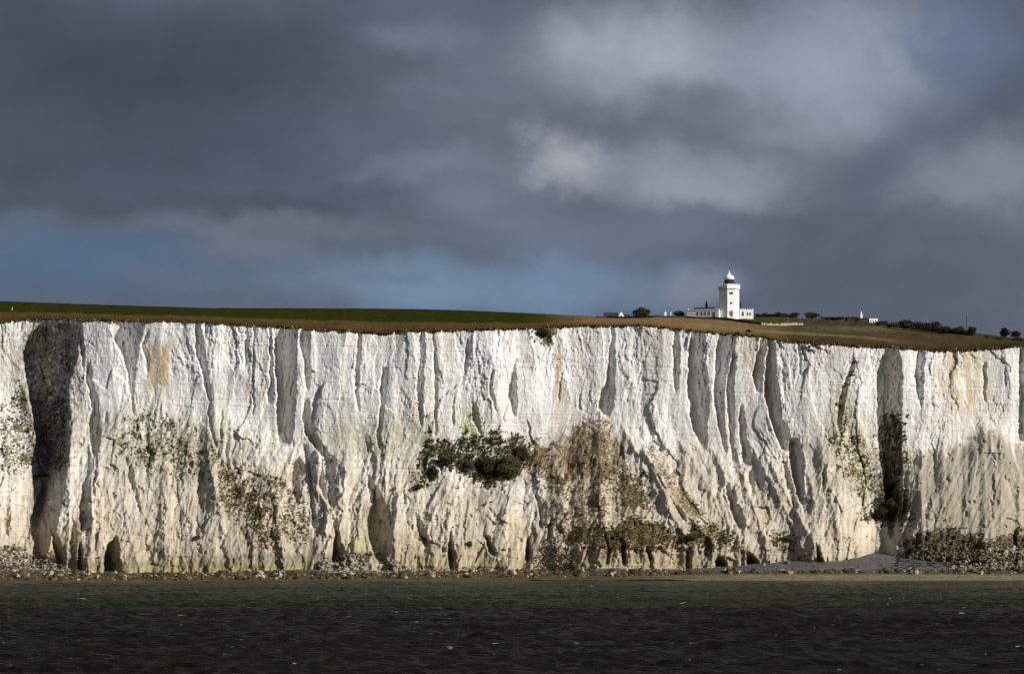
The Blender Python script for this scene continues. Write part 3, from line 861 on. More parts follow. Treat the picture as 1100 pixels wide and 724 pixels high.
def hill_col():
    X = hpx; Yp = hpy
    n = fbm(X / 16, Yp / 2.5, 4, 210); nf = fbm(X / 3, Yp / 1.2, 3, 212)
    green = np.array([.030, .034, .006]); brown = np.array([.095, .060, .022]); tan = np.array([.27, .170, .072]); dk = np.array([.045, .028, .012])
    olive = np.array([.068, .050, .021])
    def W(a): return np.clip(a, 0, 1)[..., None]
    bound = ip(X, [(0, 335), (100, 337), (220, 340.2), (400, 345.5), (560, 347), (640, 344), (700, 341), (1100, 300)])
    c = np.broadcast_to(brown, X.shape + (3,)).copy()
    m = W(sstep(.8, -.8, Yp - bound + 0.8 * n) * sstep(700, 600, X)); c = c * (1 - m) + green * m
    # middle: tan slope below the tower
    m = W(sstep(560, 660, X)); c = c * (1 - m) + (tan * .72 + olive * .28) * m
    # right field: olive green with a dry middle
    m = W(sstep(790, 860, X)); c = c * (1 - m) + olive * m
    path = ip(X, [(700, 344), (760, 350), (800, 354), (860, 358), (920, 362), (1000, 370)])
    m = W(np.exp(-((Yp - path) / 1.3) ** 2) * sstep(700, 760, X) * sstep(1010, 900, X) * .8); c = c * (1 - m) + np.array([.20, .155, .09]) * m
    m = W(np.exp(-((X - 940) / 70) ** 2 - ((Yp - 353) / 3.0) ** 2) * .9); c = c * (1 - m) + np.array([.105, .10, .052]) * m
    m = W(sstep(830, 880, X) * sstep(1100, 1000, X) * np.exp(-((Yp - ip(X, [(800, 345), (900, 348), (950, 349)])) / 1.2) ** 2) * .6); c = c * (1 - m) + dk * m
    # behind the boundary wall: green
    m = W(sstep(.6, -.6, Yp - ip(X, [(700, 339), (730, 340), (817, 348.5), (860, 346), (900, 346)])) * sstep(700, 735, X) * sstep(960, 900, X)); c = c * (1 - m) + np.array([.055, .055, .020]) * m
    # rough dark fringe at the brink
    brink = Yp - base_e
    m = W(sstep(-5.5, 0.5, brink + 2.2 * n + 1.2 * nf) * .85); c = c * (1 - m) + dk * m
    m = W(sstep(840, 900, X) * sstep(-7, -3, brink + 2 * n) * .5); c = c * (1 - m) + dk * m
    # dark rough hummock
    m = W(np.exp(-((X - 885) / 14) ** 2 - ((Yp - 366.0) / 2.2) ** 2) * 1.0); c = c * (1 - m) + np.array([.055, .033, .020]) * m
    # mown / ploughed lines following the contour
    c = c * (1 + 0.22 * n + 0.18 * nf)[..., None]
    c = c * (1 + 0.08 * np.sin((Yp - base_e) * 3.1 + 2 * n))[..., None]
    return c


hc = hill_col()
hc2 = np.concatenate([hc] + [hc[-1:]] * 4, 0)
hill = mesh_np('hill', hillV2.reshape(-1, 3), grid_faces(NS + 4, len(pxs)), M_turf, colors=hc2.reshape(-1, 3))
tag(hill, kind='structure')


def hill_at(px, py):
    """surface point of the hill seen at px,py (py between skyline and edge)"""
    i = int(np.clip(np.searchsorted(pxs, px), 0, len(pxs) - 1))
    j = int(np.argmin(np.abs(hpy[:, i] - py)))
    return Vector(hillV[j, i])


# ------------------------------------------------------------------ beach
NB = 46
foot = ip(pxs, FOOT) + 0.5 * fbm(pxs / 10, pxs * 0, 3, 301)
wl = ip(pxs, [(-400, 625), (0, 625), (300, 624), (500, 622.5), (700, 621), (900, 624), (1500, 625)]) + .5 * fbm(pxs / 25, pxs * 0, 3, 305)
bs = np.linspace(-0.25, 1.12, NB)[:, None]
bpy_ = foot[None, :] + (wl - foot)[None, :] * bs
bY = 1514.0 + (1468.0 - 1514.0) * bs
bX = np.broadcast_to(pxs, bpy_.shape)
bY = np.broadcast_to(bY, bpy_.shape)
beachV = PA(bX, bpy_, bY)
beachV[..., 2] += 0.25 * fbm(beachV[..., 0] / 4, beachV[..., 1] / 4, 3, 309)
nb1 = fbm(bX / 9, bpy_ / 2, 3, 311); nb2 = fbm(bX / 2, bpy_ / 1, 3, 313)
grey = np.array([.105, .098, .098]); weed = np.array([.085, .065, .035]); sand = np.array([.17, .145, .095])
bc = np.broadcast_to(grey, bpy_.shape + (3,)).copy()
m = np.clip(sstep(611.5, 614.5, bpy_ + 1.2 * nb1), 0, 1)[..., None]; bc = bc * (1 - m) + weed * m
m = np.clip(sstep(616, 617.5, bpy_ + nb1) * sstep(640, 820, bX), 0, 1)[..., None]; bc = bc * (1 - m) + sand * m
bc = bc * (1 + .5 * nb2 + .5 * fbm(bX / 30, bpy_ / 1.3, 3, 315))[..., None]
beach = mesh_np('beach', beachV.reshape(-1, 3), grid_faces(NB, len(pxs))[:, ::-1], M_beach, colors=bc.reshape(-1, 3))
tag(beach, kind='structure')

# ------------------------------------------------------------------ sea
M_sea = bpy.data.materials.new('sea_water'); M_sea.use_nodes = True
t_ = M_sea.node_tree; b_ = t_.nodes['Principled BSDF']; l_ = t_.links
b_.inputs['Roughness'].default_value = 0.30
b_.inputs['IOR'].default_value = 1.09
b_.inputs['Specular IOR Level'].default_value = 0.10
at = t_.nodes.new('ShaderNodeAttribute'); at.attribute_name = 'Col'
ge = t_.nodes.new('ShaderNodeNewGeometry')
mp = t_.nodes.new('ShaderNodeMapping'); mp.inputs['Scale'].default_value = (1.0, .55, 1); mp.inputs['Rotation'].default_value = (0, 0, R(12))
l_.new(ge.outputs['Position'], mp.inputs[0])
nn = t_.nodes.new('ShaderNodeTexNoise'); nn.inputs['Scale'].default_value = 0.9; nn.inputs['Detail'].default_value = 7; nn.inputs['Roughness'].default_value = .62
l_.new(mp.outputs[0], nn.inputs['Vector'])
bp = t_.nodes.new('ShaderNodeBump'); bp.inputs['Strength'].default_value = 1.0; bp.inputs['Distance'].default_value = 1.1
l_.new(nn.outputs[0], bp.inputs['Height']); l_.new(bp.outputs[0], b_.inputs['Normal'])
# whitecaps: sparse scraps of foam
mp2 = t_.nodes.new('ShaderNodeMapping'); mp2.inputs['Scale'].default_value = (.22, .05, 1)
l_.new(ge.outputs['Position'], mp2.inputs[0])
nf_ = t_.nodes.new('ShaderNodeTexNoise'); nf_.inputs['Scale'].default_value = 1.0; nf_.inputs['Detail'].default_value = 4; nf_.inputs['Roughness'].default_value = .6
l_.new(mp2.outputs[0], nf_.inputs['Vector'])
fr = t_.nodes.new('ShaderNodeMapRange'); fr.inputs['From Min'].default_value = .685; fr.inputs['From Max'].default_value = .73
l_.new(nf_.outputs[0], fr.inputs['Value'])
mxf = t_.nodes.new('ShaderNodeMix'); mxf.data_type = 'RGBA'
l_.new(fr.outputs[0], mxf.inputs[0]); l_.new(at.outputs['Color'], mxf.inputs[6]); mxf.inputs[7].default_value = (.42, .44, .46, 1)
l_.new(mxf.outputs[2], b_.inputs['Base Color'])

xf_ = np.arange(-260, 260.1, 1.0)
xs_ = np.concatenate([[-25000, -8000, -3000, -1200, -600, -400, -310, -280], xf_, [280, 310, 400, 600, 1200, 3000, 8000, 25000]])
yf_ = np.arange(430, 1500, 1.6)
ys_ = np.concatenate([[-15000, -3000, -500, 0, 150, 260, 340, 390, 415], yf_, [1510, 1560, 1700, 2500, 6000, 25000, 45000]])
SX, SY = np.meshgrid(xs_, ys_)
SZ = np.zeros_like(SX)
rw = np.random.default_rng(5)
for i in range(46):
    lam = 2.2 * (1.034 ** i)
    th = R(-70 + rw.normal() * 42)
    kx, ky = math.cos(th) * 2 * math.pi / lam, math.sin(th) * 2 * math.pi / lam
    SZ += 0.0120 * lam ** 0.75 * np.sin(kx * SX + ky * SY + rw.random() * 6.28)
SZ = np.sign(SZ) * np.abs(SZ) ** 1.0
fade = sstep(0, 40, 260 - np.abs(SX)) * sstep(425, 445, SY) * (1 - .75 * sstep(1380, 1470, SY)) * (SY < 1500)
SZ = SZ * fade * (1 + .6 * fbm(SX / 60, SY / 90, 3, 401))
ns_ = fbm(SX / 70, SY / 28, 4, 403, .6)
deep_shade = np.array([.0115, .0098, .0058]); mid = np.array([.034, .037, .022]); shal = np.array([.070, .062, .040])  # open water: cloud shadow put into the dark base colour
sc_ = np.broadcast_to(deep_shade, SX.shape + (3,)).copy()
m = np.clip(sstep(780, 1300, SY + 150 * ns_), 0, 1)[..., None]; sc_ = sc_ * (1 - m) + mid * m
m = np.clip(sstep(1270, 1440, SY + 60 * ns_ + 50 * sstep(0, 200, SX)) * .85, 0, 1)[..., None]; sc_ = sc_ * (1 - m) + shal * m
sc_ = sc_ * (1 + .9 * ns_)[..., None]
sc_ = sc_ * (1 + np.clip(fbm(SX / 120, SY / 45, 3, 405), -.4, .5)[..., None] * np.array([-.25, .3, .05]))
fo = sstep(8, 2, np.abs(SY - 1470 - 4 * fbm(SX / 20, SX * 0, 3, 411))) * sstep(.0, .3, fbm(SX / 9, SY / 14, 3, 413))
sc_ = sc_ * (1 - .7 * fo[..., None]) + np.array([.40, .39, .34]) * .7 * fo[..., None]
sea = mesh_np('sea', np.stack([SX, SY, SZ], -1).reshape(-1, 3), grid_faces(*SX.shape)[:, ::-1], M_sea, colors=np.clip(sc_, 0.003, 1).reshape(-1, 3))
tag(sea, kind='structure')

# ------------------------------------------------------------------ rocks
ICO_V = []
_p = (1 + 5 ** .5) / 2
for a in (-1, 1):
    for b in (-_p, _p):
        ICO_V += [(0, a, b), (a, b, 0), (b, 0, a)]
import bmesh
def ico(sub=1, seed=0, amp=.28):
    bm = bmesh.new(); bmesh.ops.create_icosphere(bm, subdivisions=sub, radius=1)
    r = np.random.default_rng(seed)
    v = np.array([p.co[:] for p in bm.verts])
    f = np.array([[q.index for q in p.verts] for p in bm.faces])
    bm.free()
    # cut a few random planes to make blocky stones
    for _ in range(9):
        n = r.normal(size=3); n /= np.linalg.norm(n); d = .52 + r.random() * .35
        e = v @ n - d; v = v - np.outer(np.maximum(e, 0), n)
    v = v * (1 + amp * .35 * r.normal(size=(len(v), 1)) * .4)
    return v, f


ROCKS = [ico(2, 100 + i) for i in range(5)]
ROCKS_LO = [ico(1, 200 + i) for i in range(6)]


def rock_field(name, pts, sizes, cols, label=None):
    V = []; F = []; CC = []; n = 0
    r = np.random.default_rng(len(pts))
    for p, s, c in zip(pts, sizes, cols):
        v, f = ROCKS_LO[r.integers(6)]
        q = r.random(3) * .6 + .7
        a = r.random() * 6.28
        rot = np.array([[math.cos(a), -math.sin(a), 0], [math.sin(a), math.cos(a), 0], [0, 0, 1]])
        vv_ = (v * q * s) @ rot.T + p + np.array([0, 0, .15 * s])
        V.append(vv_); F.append(f + n); n += len(v); CC.append(np.tile(c, (len(v), 1)))
    o = mesh_np(name, np.concatenate(V), np.concatenate(F), M_rocks, smooth=False, colors=np.concatenate(CC))
    tag(o, kind='stuff'); return o


def beach_at(px, py):
    i = np.clip(np.searchsorted(pxs, px), 0, len(pxs) - 1)
    j = np.argmin(np.abs(bpy_[:, i] - py[None, :]), axis=0)
    return beachV[j, i]


r = np.random.default_rng(21)
# dark weed-covered rocks in a belt just above the water
n = 6200
x = r.random(n) * 1240 - 70
keep = r.random(n) < (.25 + 1.3 * sstep(-.25, .3, fbm(x / 25, x * 0, 3, 721))) * np.interp(x, [0, 60, 350, 700, 830, 1100], [1, .9, 1, .9, .5, .8])
x = x[keep]
lo = np.interp(x, [0, 240, 345, 600, 700, 800, 1100], [614, 615, 616, 613, 613, 613.5, 611.5]); hi = np.interp(x, [0, 240, 345, 600, 700, 800, 900, 1100], [624, 623, 622, 620, 618.5, 616, 615, 616.5])
y = lo + (hi - lo) * (r.random(len(x)) ** 1.1)
p = beach_at(x, y)
stray = r.random(len(x)) < .07
y = np.where(stray, 603 + 14 * r.random(len(x)), y); p = beach_at(x, y)
ok = (p[:, 2] > -0.3) & (y > np.interp(x, *zip(*FOOT)) + 1)
x, y, p = x[ok], y[ok], p[ok]
tone = r.random((len(x), 1))
c = np.array([.17, .125, .055]) * tone ** 2 + np.array([.035, .027, .014]) * (1 - tone ** 2)
pale = r.random(len(x)) < .10
c[pale] = np.array([.34, .30, .22])
rock_field('seaweed_rocks', p, (.25 + 1.2 * r.random(len(x)) ** 2.0) * (.6 + .9 * sstep(-.2, .3, fbm(x / 14, y * 0, 3, 701))), c)
tagw = bpy.data.objects['seaweed_rocks']; tag(tagw, 'belt of small weed covered dark brown rocks along the waterline', 'rocks')

# fallen chalk rubble: (x0, x1, ytop function pts, ybottom) heaps lying against the cliff foot
HEAPS = [
    ([(-20, 588), (10, 585), (30, 590), (55, 603), (75, 612)], 617, 900, (.21, .175, .125), 'pale'),
    ([(343, 606), (350, 599), (385, 593), (405, 592), (420, 601), (445, 612)], 616, 1000, (.33, .295, .22), 'pale'),
    ([(445, 612), (500, 609), (560, 611), (640, 612)], 616, 420, (.20, .165, .10), 'mixed'),
    ([(560, 612), (575, 598), (592, 583), (605, 590), (622, 606), (632, 612)], 613, 420, (.25, .20, .13), 'mixed'),
    ([(700, 612), (760, 609), (790, 612)], 614, 120, (.32, .28, .2), 'pale'),
    ([(1022, 606), (1036, 598), (1060, 590), (1120, 583)], 612, 1100, (.22, .185, .13), 'pale'),
    ([(975, 598), (990, 583), (1040, 588), (1070, 592)], 600, 420, (.15, .115, .07), 'dark'),
]
hp = []; hs_ = []; hcx = []
big = []
for (top, bot, num, col, kind) in HEAPS:
    tx = [q[0] for q in top]; ty = [q[1] for q in top]
    x = tx[0] + (tx[-1] - tx[0]) * r.random(num)
    yt = np.interp(x, tx, ty)
    y = yt + (bot - yt) * r.random(num)
    # depth: heap leans from the cliff face at its top to the beach at its bottom
    for xi, yi, yti in zip(x, y, yt):
        pc, ii, jj = cliff_at(np.array([xi]), np.array([yti]))
        Yc = pc[0][1]
        f = (yi - yti) / max(bot - yti, 1)
        pb = beach_at(np.array([xi]), np.array([max(yi, 612.0)]))[0]
        Yd = Yc * (1 - f) + min(pb[1], Yc) * f - .8
        pt = np.array(P(xi, yi, Yd))
        s = (.24 + 0.80 * r.random() ** 2.6) * (.62 if kind == 'mixed' or bot < 615 and kind == 'pale' and col[0] > .3 else 1)
        cc = np.array(col) * (.75 + .5 * r.random())
        if r.random() < .35: cc = cc * .3
        hp.append(pt); hs_.append(s); hcx.append(cc)
        if kind != 'dark': big.append((pt, s, xi, yi, (xi - tx[0]) / (tx[-1] - tx[0]), (yi - yti) / max(bot - yti, 1), len(hp) - 1))
hp = np.array(hp); hs_ = np.array(hs_); hcx = np.array(hcx)
big.sort(key=lambda q: -q[1]); big = big[:150]
smallm = np.ones(len(hp), bool); smallm[[q[6] for q in big]] = False
rb_o = rock_field('chalk_rubble', hp[smallm | (hcx[:, 0] < .2)], hs_[smallm | (hcx[:, 0] < .2)], hcx[smallm | (hcx[:, 0] < .2)])
tag(rb_o, 'loose broken chalk rubble heaped against the foot of the cliff', 'rubble')

# the bigger fallen blocks, each one a thing
BM_ = []
for i, (vq, fq) in enumerate(ROCKS):
    me_o = mesh_np('boulder', vq, fq, M_boulder, smooth=False, link=False); BM_.append(me_o.data)
GR = {'l': 'fallen chalk blocks at the left end of the beach', 'm': 'fallen chalk blocks in the middle scree heap', 'c': 'fallen blocks below the brown slope', 'r': 'fallen chalk blocks in the right hand scree'}
for (pt, s, xi, yi, fx, fy, _i) in big:
    o = bpy.data.objects.new('boulder', BM_[r.integers(5)]); COL.objects.link(o)
    o.location = pt; o.scale = (s * (1 + .4 * r.random()), s * (1 + .3 * r.random()), s * (.8 + .3 * r.random())); o.rotation_euler = (r.random(), r.random(), r.random() * 6.28)
    if xi < 120: g = 'l'; lb = 'pale block in the far left scree heap'
    elif xi < 450: g = 'm'; lb = 'pale block in the central scree heap'
    elif xi < 800: g = 'c'; lb = 'cream block below the brown overgrown slope'
    else: g = 'r'; lb = 'cream block in the far right scree bank'
    lb = ('topmost ' if fy < .33 else 'lower ' if fy > .66 else 'middle ') + lb + (', left part' if fx < .33 else ', right part' if fx > .66 else ', central part')
    tag(o, lb, 'boulder', GR[g])
print('boulders', len(big))

# ------------------------------------------------------------------ scrub on the cliff (uncountable) and single shrubs
def leafcloud(nleaf, size, rx, ry, rz, seed, lumps=9, flat=0.0):
    """many small leaf faces gathered in uneven lumps around a centre; returns verts, faces"""
    q = np.random.default_rng(seed)
    cs = q.normal(size=(lumps, 3)); cs /= np.linalg.norm(cs, axis=1)[:, None]
    cs *= (0.35 + .45 * q.random((lumps, 1)))
    cs[:, 2] = np.abs(cs[:, 2]) * .9 if flat else cs[:, 2]
    rad = .30 + .28 * q.random(lumps)
    k_ = q.integers(0, lumps, nleaf)
    d = q.normal(size=(nleaf, 3)); d /= np.linalg.norm(d, axis=1)[:, None]
    rr = q.random((nleaf, 1)) ** .4
    c = cs[k_] + d * rad[k_][:, None] * rr
    c *= np.array([rx, ry, rz])
    a = q.normal(size=(nleaf, 3)); a /= np.linalg.norm(a, axis=1)[:, None]
    b = np.cross(a, q.normal(size=(nleaf, 3))); b /= np.linalg.norm(b, axis=1)[:, None]
    s = size * (.5 + q.random((nleaf, 1)))
    v = np.stack([c - a * s, c + b * s * .7, c + a * s, c - b * s * .7], 1).reshape(-1, 3)
    f = np.arange(nleaf * 4).reshape(-1, 4)
    return v, f


TV = []; TF = []; TC = []; nt_ = 0
r = np.random.default_rng(33)
TUFTS = [leafcloud(26, .22, .6, .4, .5, 300 + i, 5) for i in range(8)]
for g in GROW:
    xs = [q[0] for q in g[0]]; ys = [q[1] for q in g[0]]
    w_, h_ = max(xs) - min(xs) + 16, max(ys) - min(ys) + 16
    num = int(w_ * h_ * g[3] * .9) + 4
    xx = min(xs) - 8 + w_ * r.random(num); yy = min(ys) - 8 + h_ * r.random(num)
    keep = (grow_cover(xx, yy, g) > .6) & (yy > np.interp(xx, *zip(*EDGE)) + 1)
    xx, yy = xx[keep], yy[keep]
    if len(xx) == 0: continue
    pp, _, _ = cliff_at(xx, yy)
    for p_ in pp:
        v, f = TUFTS[r.integers(8)]
        s = (.40 + 1.0 * r.random() ** 2) * (1.0 - .45 * g[4])
        TV.append(v * s * np.array([1, 1, .8 + .8 * r.random()]) + p_ + np.array([0, -.15, .05])); TF.append(f + nt_); nt_ += len(v)
        gg = np.array([.080, .078, .034]); bb = np.array([.165, .120, .058])
        w = np.clip(g[4] + .35 * r.normal(), 0, 1)
        TC.append(np.tile((gg * (1 - w) + bb * w) * (.55 + .9 * r.random()), (len(v), 1)))
# dotted plants, thin, all over the lower half
num = 900
xx = r.random(num) * 1100; yy = 470 + 130 * r.random(num)
keep = fbm(xx / 30, yy / 20, 3, 511) > .12
pp, _, _ = cliff_at(xx[keep], yy[keep])
for p_ in pp:
    v, f = TUFTS[r.integers(8)]; s = .35 + .7 * r.random() ** 2
    TV.append(v * s + p_ + np.array([0, -.2, 0])); TF.append(f + nt_); nt_ += len(v)
    TC.append(np.tile(np.array([.075, .06, .03]) * (.6 + .8 * r.random()), (len(v), 1)))
scrub = mesh_np('cliff_scrub', np.concatenate(TV), np.concatenate(TF), M_tuft, smooth=False, colors=np.concatenate(TC))
tag(scrub, 'scattered low green and brown scrub clinging to the chalk face', 'scrub', kind='stuff')

# rough grass along the brink
GV = []; GF = []; GC = []; n_ = 0
num = 5200
xx = r.random(num) * 1180 - 40
off = np.abs(r.normal(size=num)) * 1.2
for x_, o_ in zip(xx, off):
    i = int(np.clip(np.searchsorted(pxs, x_), 1, len(pxs) - 2))
    j = min(int(o_ * 1.3), NS - 1)
    p_ = hillV[j, i]
    h = (.3 + .8 * r.random() ** 2) * (.6 + 1.2 * max(0, float(fbm(np.array([x_ / 7]), np.array([2.2]), 3, 711)[0]) + .25))
    a = r.random() * 6.28; w = .22 + .3 * r.random()
    dx, dy = math.cos(a) * w, math.sin(a) * w
    lean = r.normal(size=2) * .25
    q = [(p_[0] - dx, p_[1] - dy, p_[2] - .3), (p_[0] + dx, p_[1] + dy, p_[2] - .3), (p_[0] + dx * .6 + lean[0], p_[1] + dy * .6 - abs(lean[1]), p_[2] + h), (p_[0] - dx * .7 + lean[0], p_[1] - dy * .7 - abs(lean[1]), p_[2] + h * .8)]
    GV += q; GF.append((n_, n_ + 1, n_ + 2, n_ + 3)); n_ += 4
    cc = (np.array([.15, .11, .05]) if r.random() < .5 else np.array([.055, .045, .02])) * (.6 + .7 * r.random())
    GC += [cc] * 4
gr = mesh_np('grass_fringe', np.array(GV), np.array(GF), M_tuft, smooth=False, colors=np.array(GC))
tag(gr, 'rough brown grass overhanging the brink of the cliff', 'grass', kind='stuff')


# trees and shrubs with their own trunk and crown
def branch_mesh(h, spread, seed, n=5, r0=.12):
    q = random.Random(seed); mb = MB()
    def limb(p0, p1, ra, rb):
        d = (Vector(p1) - Vector(p0)); ln = d.length
        m = Matrix.Translation(p0) @ d.to_track_quat('Z', 'Y').to_matrix().to_4x4()
        t = MB().lathe([(ra, 0), (rb, ln)], 6); t.xf(m); mb.add(t.v, t.f)
    limb((0, 0, -.3), (0, 0, h * .45), r0 * 1.3, r0)
    for i in range(n):
        a = q.random() * 6.28; s = spread * (.4 + .5 * q.random())
        limb((0, 0, h * (.15 + .3 * q.random())), (math.cos(a) * s, math.sin(a) * s, h * (.6 + .3 * q.random())), r0 * .6, r0 * .2)
    return mb


PROTO = {}
def make_tree(name, label, cat, px, base_py, Y, w_px, h_px, kind='bush', m=None, group=None, seed=0, loc=None, clear=0.0):
    sc = FPX / Y
    w = w_px / sc; h = h_px / sc
    if loc is None: loc = P(px, base_py, Y)
    o = empty(name, loc); tag(o, label, cat, group)
    cl = clear * h
    branch_mesh(h, w / 2, seed, 6, .05 * h ** .9 * .6).build('trunk', M_bark, o)
    v, f = leafcloud(int(420 + 110 * w * h), .12 + .014 * h, w / 2 * .98, w / 2 * .75, (h - cl) / 2 * 1.02, 900 + seed, 11 + int(w))
    v = v + np.array([0, 0, cl + (h - cl) / 2])
    if cl == 0: v[:, 2] = np.abs(v[:, 2])
    if kind == 'row': pass
    cr = mesh_np('crown', v, f, m or M_leaf, parent=o, smooth=False)
    return o


# bushes beside the buildings
make_tree('bush', 'large rounded dark bush between the slate-roofed house and the lighthouse', 'bush', 689, 341.5, 1655, 22, 11.5, seed=1)
make_tree('bush', 'low brown bush just left of the long white lighthouse cottage', 'bush', 729, 340.5, 1662, 14, 6.5, m=M_leaf_br, seed=2)
make_tree('bush', 'small low bush right beside the white gate pillar', 'bush', 706, 341, 1662, 12, 2.6, seed=3)
for i, (x, w, h) in enumerate(((815, 12, 5), (824, 13, 6), (834, 13, 6.5), (844, 12, 6), (853, 11, 6.5))):
    lb = ['thin brown bush touching the right end of the lighthouse wing', 'brown leafless bush, second to the right of the lighthouse wing', 'middle one of the five brown bushes right of the lighthouse',
          'brown bush, fourth to the right of the lighthouse wing', 'brown bush next to the dark green rounded bush by the telegraph pole'][i]
    make_tree('bush', lb, 'bush', x, 342, 1690, w * 1.35, h, m=M_leaf_br, group='brown thicket right of the lighthouse', seed=10 + i)
make_tree('bush', 'dark rounded bush left of the short telegraph pole on the crest', 'bush', 873, 342.5, 1685, 21, 7, seed=16)
for i, (x, y, w, h) in enumerate(((889, 344.5, 14, 4.5), (900, 345, 13, 5), (911, 345.5, 12, 5.5), (918, 346, 9, 6))):
    lb = ['low hedge shrub just right of the short telegraph pole', 'second hedge shrub between the telegraph pole and the white building', 'third hedge shrub, taller, approaching the white building',
          'hedge shrub touching the left side of the small white building'][i]
    make_tree('hedge_shrub', lb, 'shrub', x, y, 1690, w * 1.4, h, m=M_leaf_br if i % 2 else None, group='hedge left of the small white building', seed=20 + i)
for i, (x, y, w, h) in enumerate(((948, 349, 10, 4), (960, 352, 13, 5), (973, 353, 12, 9), (987, 354, 13, 8.5), (995, 355, 11, 8), (1004, 356, 12, 9), (1014, 358, 12, 8), (1022, 359, 12, 7), (1031, 360, 12, 9), (1037, 361, 9, 6))):
    lb = ['lowest hedge bush just right of the small white building', 'flat dark bush at the left end of the clifftop tree row', 'tall rounded tree standing up at the left of the row, right of the flat bush',
          'brown tree to the right of the tall rounded one in the row', 'narrow brown tree in the left half of the clifftop row', 'large brown tree in the middle of the clifftop row', 'brown tree right of the middle of the row',
          'lower spreading tree in the right half of the row', 'tall tree just left of the thin pole', 'small bush at the foot of the thin pole'][i]
    make_tree('tree', lb, 'tree', x, y, 1690, w * 1.5, h * 1.12, m=M_leaf_br if i not in (1, 8) else None, group='row of windblown trees along the right hand crest', seed=40 + i, clear=0)
make_tree('tree', 'lone round-headed tree right of the thin pole', 'tree', 1044, 363, 1685, 11, 13, m=M_leaf_br, seed=60, clear=.1)
make_tree('tree', 'small lone tree with a rounded crown on the bare slope, far right', 'tree', 1079, 364, 1690, 13, 12, m=M_leaf_br, seed=61, clear=.15)
make_tree('tree', 'low tree next to the right edge of the slope, beyond the lone tree', 'tree', 1091, 365, 1690, 13, 9.5, m=M_leaf_br, seed=62, clear=.1)
make_tree('bush', 'dark bush on the slope near the right edge of the view', 'bush', 1094, 368, 1670, 18, 6, seed=63)
make_tree('bush', 'small dark bush between the lone tree and the round-headed tree', 'bush', 1060, 363.5, 1680, 7, 4, seed=64)
make_tree('bush', 'low dark scrub patch below the lone tree at right', 'bush', 1072, 365.5, 1676, 16, 3.5, seed=65)
# hanging bush in the notch at the brink
pb, _, _ = cliff_at(np.array([583.0]), np.array([361.0]))
make_tree('bush', 'olive bush hanging in a small notch in the cliff edge', 'bush', 0, 0, 1550, 12, 11, seed=66, loc=tuple(pb[0] + np.array([0, -.8, -.6])))
pb = hill_at(803, 357.5)
make_tree('bush', 'small brown bush beside the path on the slope below the lighthouse', 'bush', 0, 0, pb.y, 8, 3.5, m=M_leaf_br, seed=67, loc=pb)
# distinct shrubs on the face
for i, (x, y, w, h, lb) in enumerate((
    (546, 508, 34, 26, 'biggest dark shrub on the cliff face, at the right end of the dark green patch'), (522, 506, 26, 22, 'big dark shrub left of the biggest one in the dark green patch'),
    (500, 503, 20, 14, 'dark shrub in the middle of the dark green patch on the face'), (481, 497, 18, 12, 'dark shrub at the left end of the dark green patch on the face'),
    (561, 493, 16, 18, 'dark shrub on the upper right corner of the dark green patch'), (466, 512, 10, 16, 'narrow drooping shrub below the left end of the dark green patch'),
    (961, 548, 22, 20, 'large dark shrub at the bottom of the narrow shaded gully at right'), (948, 553, 18, 12, 'shrub spilling left out of the bottom of the narrow shaded gully'),
    (957, 528, 16, 16, 'dark shrub halfway down the narrow shaded gully at right'), (966, 552, 12, 14, 'dark shrub on the right lip at the bottom of the narrow gully'),
    (42, 512, 26, 6, 'flat dark shrub on the ledge inside the deep shaded gully at left'), (504, 586, 7, 8, 'small dark shrub alone on bare chalk near the middle of the foot'),
    (212, 579, 9, 6, 'small dark shrub alone on the lower face left of the brown speckled slope'), (448, 525, 12, 8, 'small green shrub left of and below the dark green patch'),
    (745, 578, 24, 9, 'olive shrub at the foot of the pale fan-shaped slope'), (846, 580, 16, 7, 'small dark shrub low on the face above the beach, right of the fan slope'))):
    pc, _, _ = cliff_at(np.array([float(x)]), np.array([float(y)]))
    make_tree('shrub', lb, 'shrub', 0, 0, pc[0][1], w, h, seed=80 + i, loc=tuple(pc[0] + np.array([0, -w / 2.45 * .12, -h / 2.45 * .25])), m=M_scrub, group='shrubs rooted on the chalk face')

# ------------------------------------------------------------------ lighthouse
LY = 1655.0
SC = FPX / LY
lb_ = P(783.3, 341.0, LY)
lh = empty('lighthouse', lb_, R(0))
tag(lh, 'white octagonal lighthouse tower with battlements and onion-domed lantern on the clifftop', 'lighthouse')
ROT = R(-90 + 9)        # one facet looks at -Y, turned a little to the right
def octa(ra, n=8): return ra / math.cos(math.pi / 8)
def octlathe(prof): return MB().lathe([(octa(a), z) for a, z in prof], 8, rot=ROT + math.pi / 8)
HW = 4.45
H1 = 12.9
octlathe([(HW + .18, -1), (HW + .18, .7), (HW + .02, .9), (HW, H1)]).build('tower', M_white, lh)
octlathe([(HW, H1), (HW + .35, H1 + .35), (HW + .35, H1 + .62)]).build('cornice', M_stone, lh)
pp_ = octlathe([(HW + .42, H1 + .62), (HW + .42, H1 + 2.0), (HW + .05, H1 + 2.0), (HW + .05, H1 + .8)])
for k_ in range(8):       # merlons
    a = ROT + k_ * math.pi / 4
    m = Matrix.Rotation(a - math.pi / 2 + math.pi, 4, 'Z')
    side = (HW + .42) * math.tan(math.pi / 8)
    for j_ in (-1, 0, 1):
        bx = MB().box(j_ * side * .66 - .42, j_ * side * .66 + .42, -(HW + .40), -(HW + .08), H1 + 1.99, H1 + 2.7)
        bx.xf(Matrix.Rotation(a + math.pi / 2, 4, 'Z')); pp_.add(bx.v, bx.f)
pp_.build('parapet', M_white, lh)
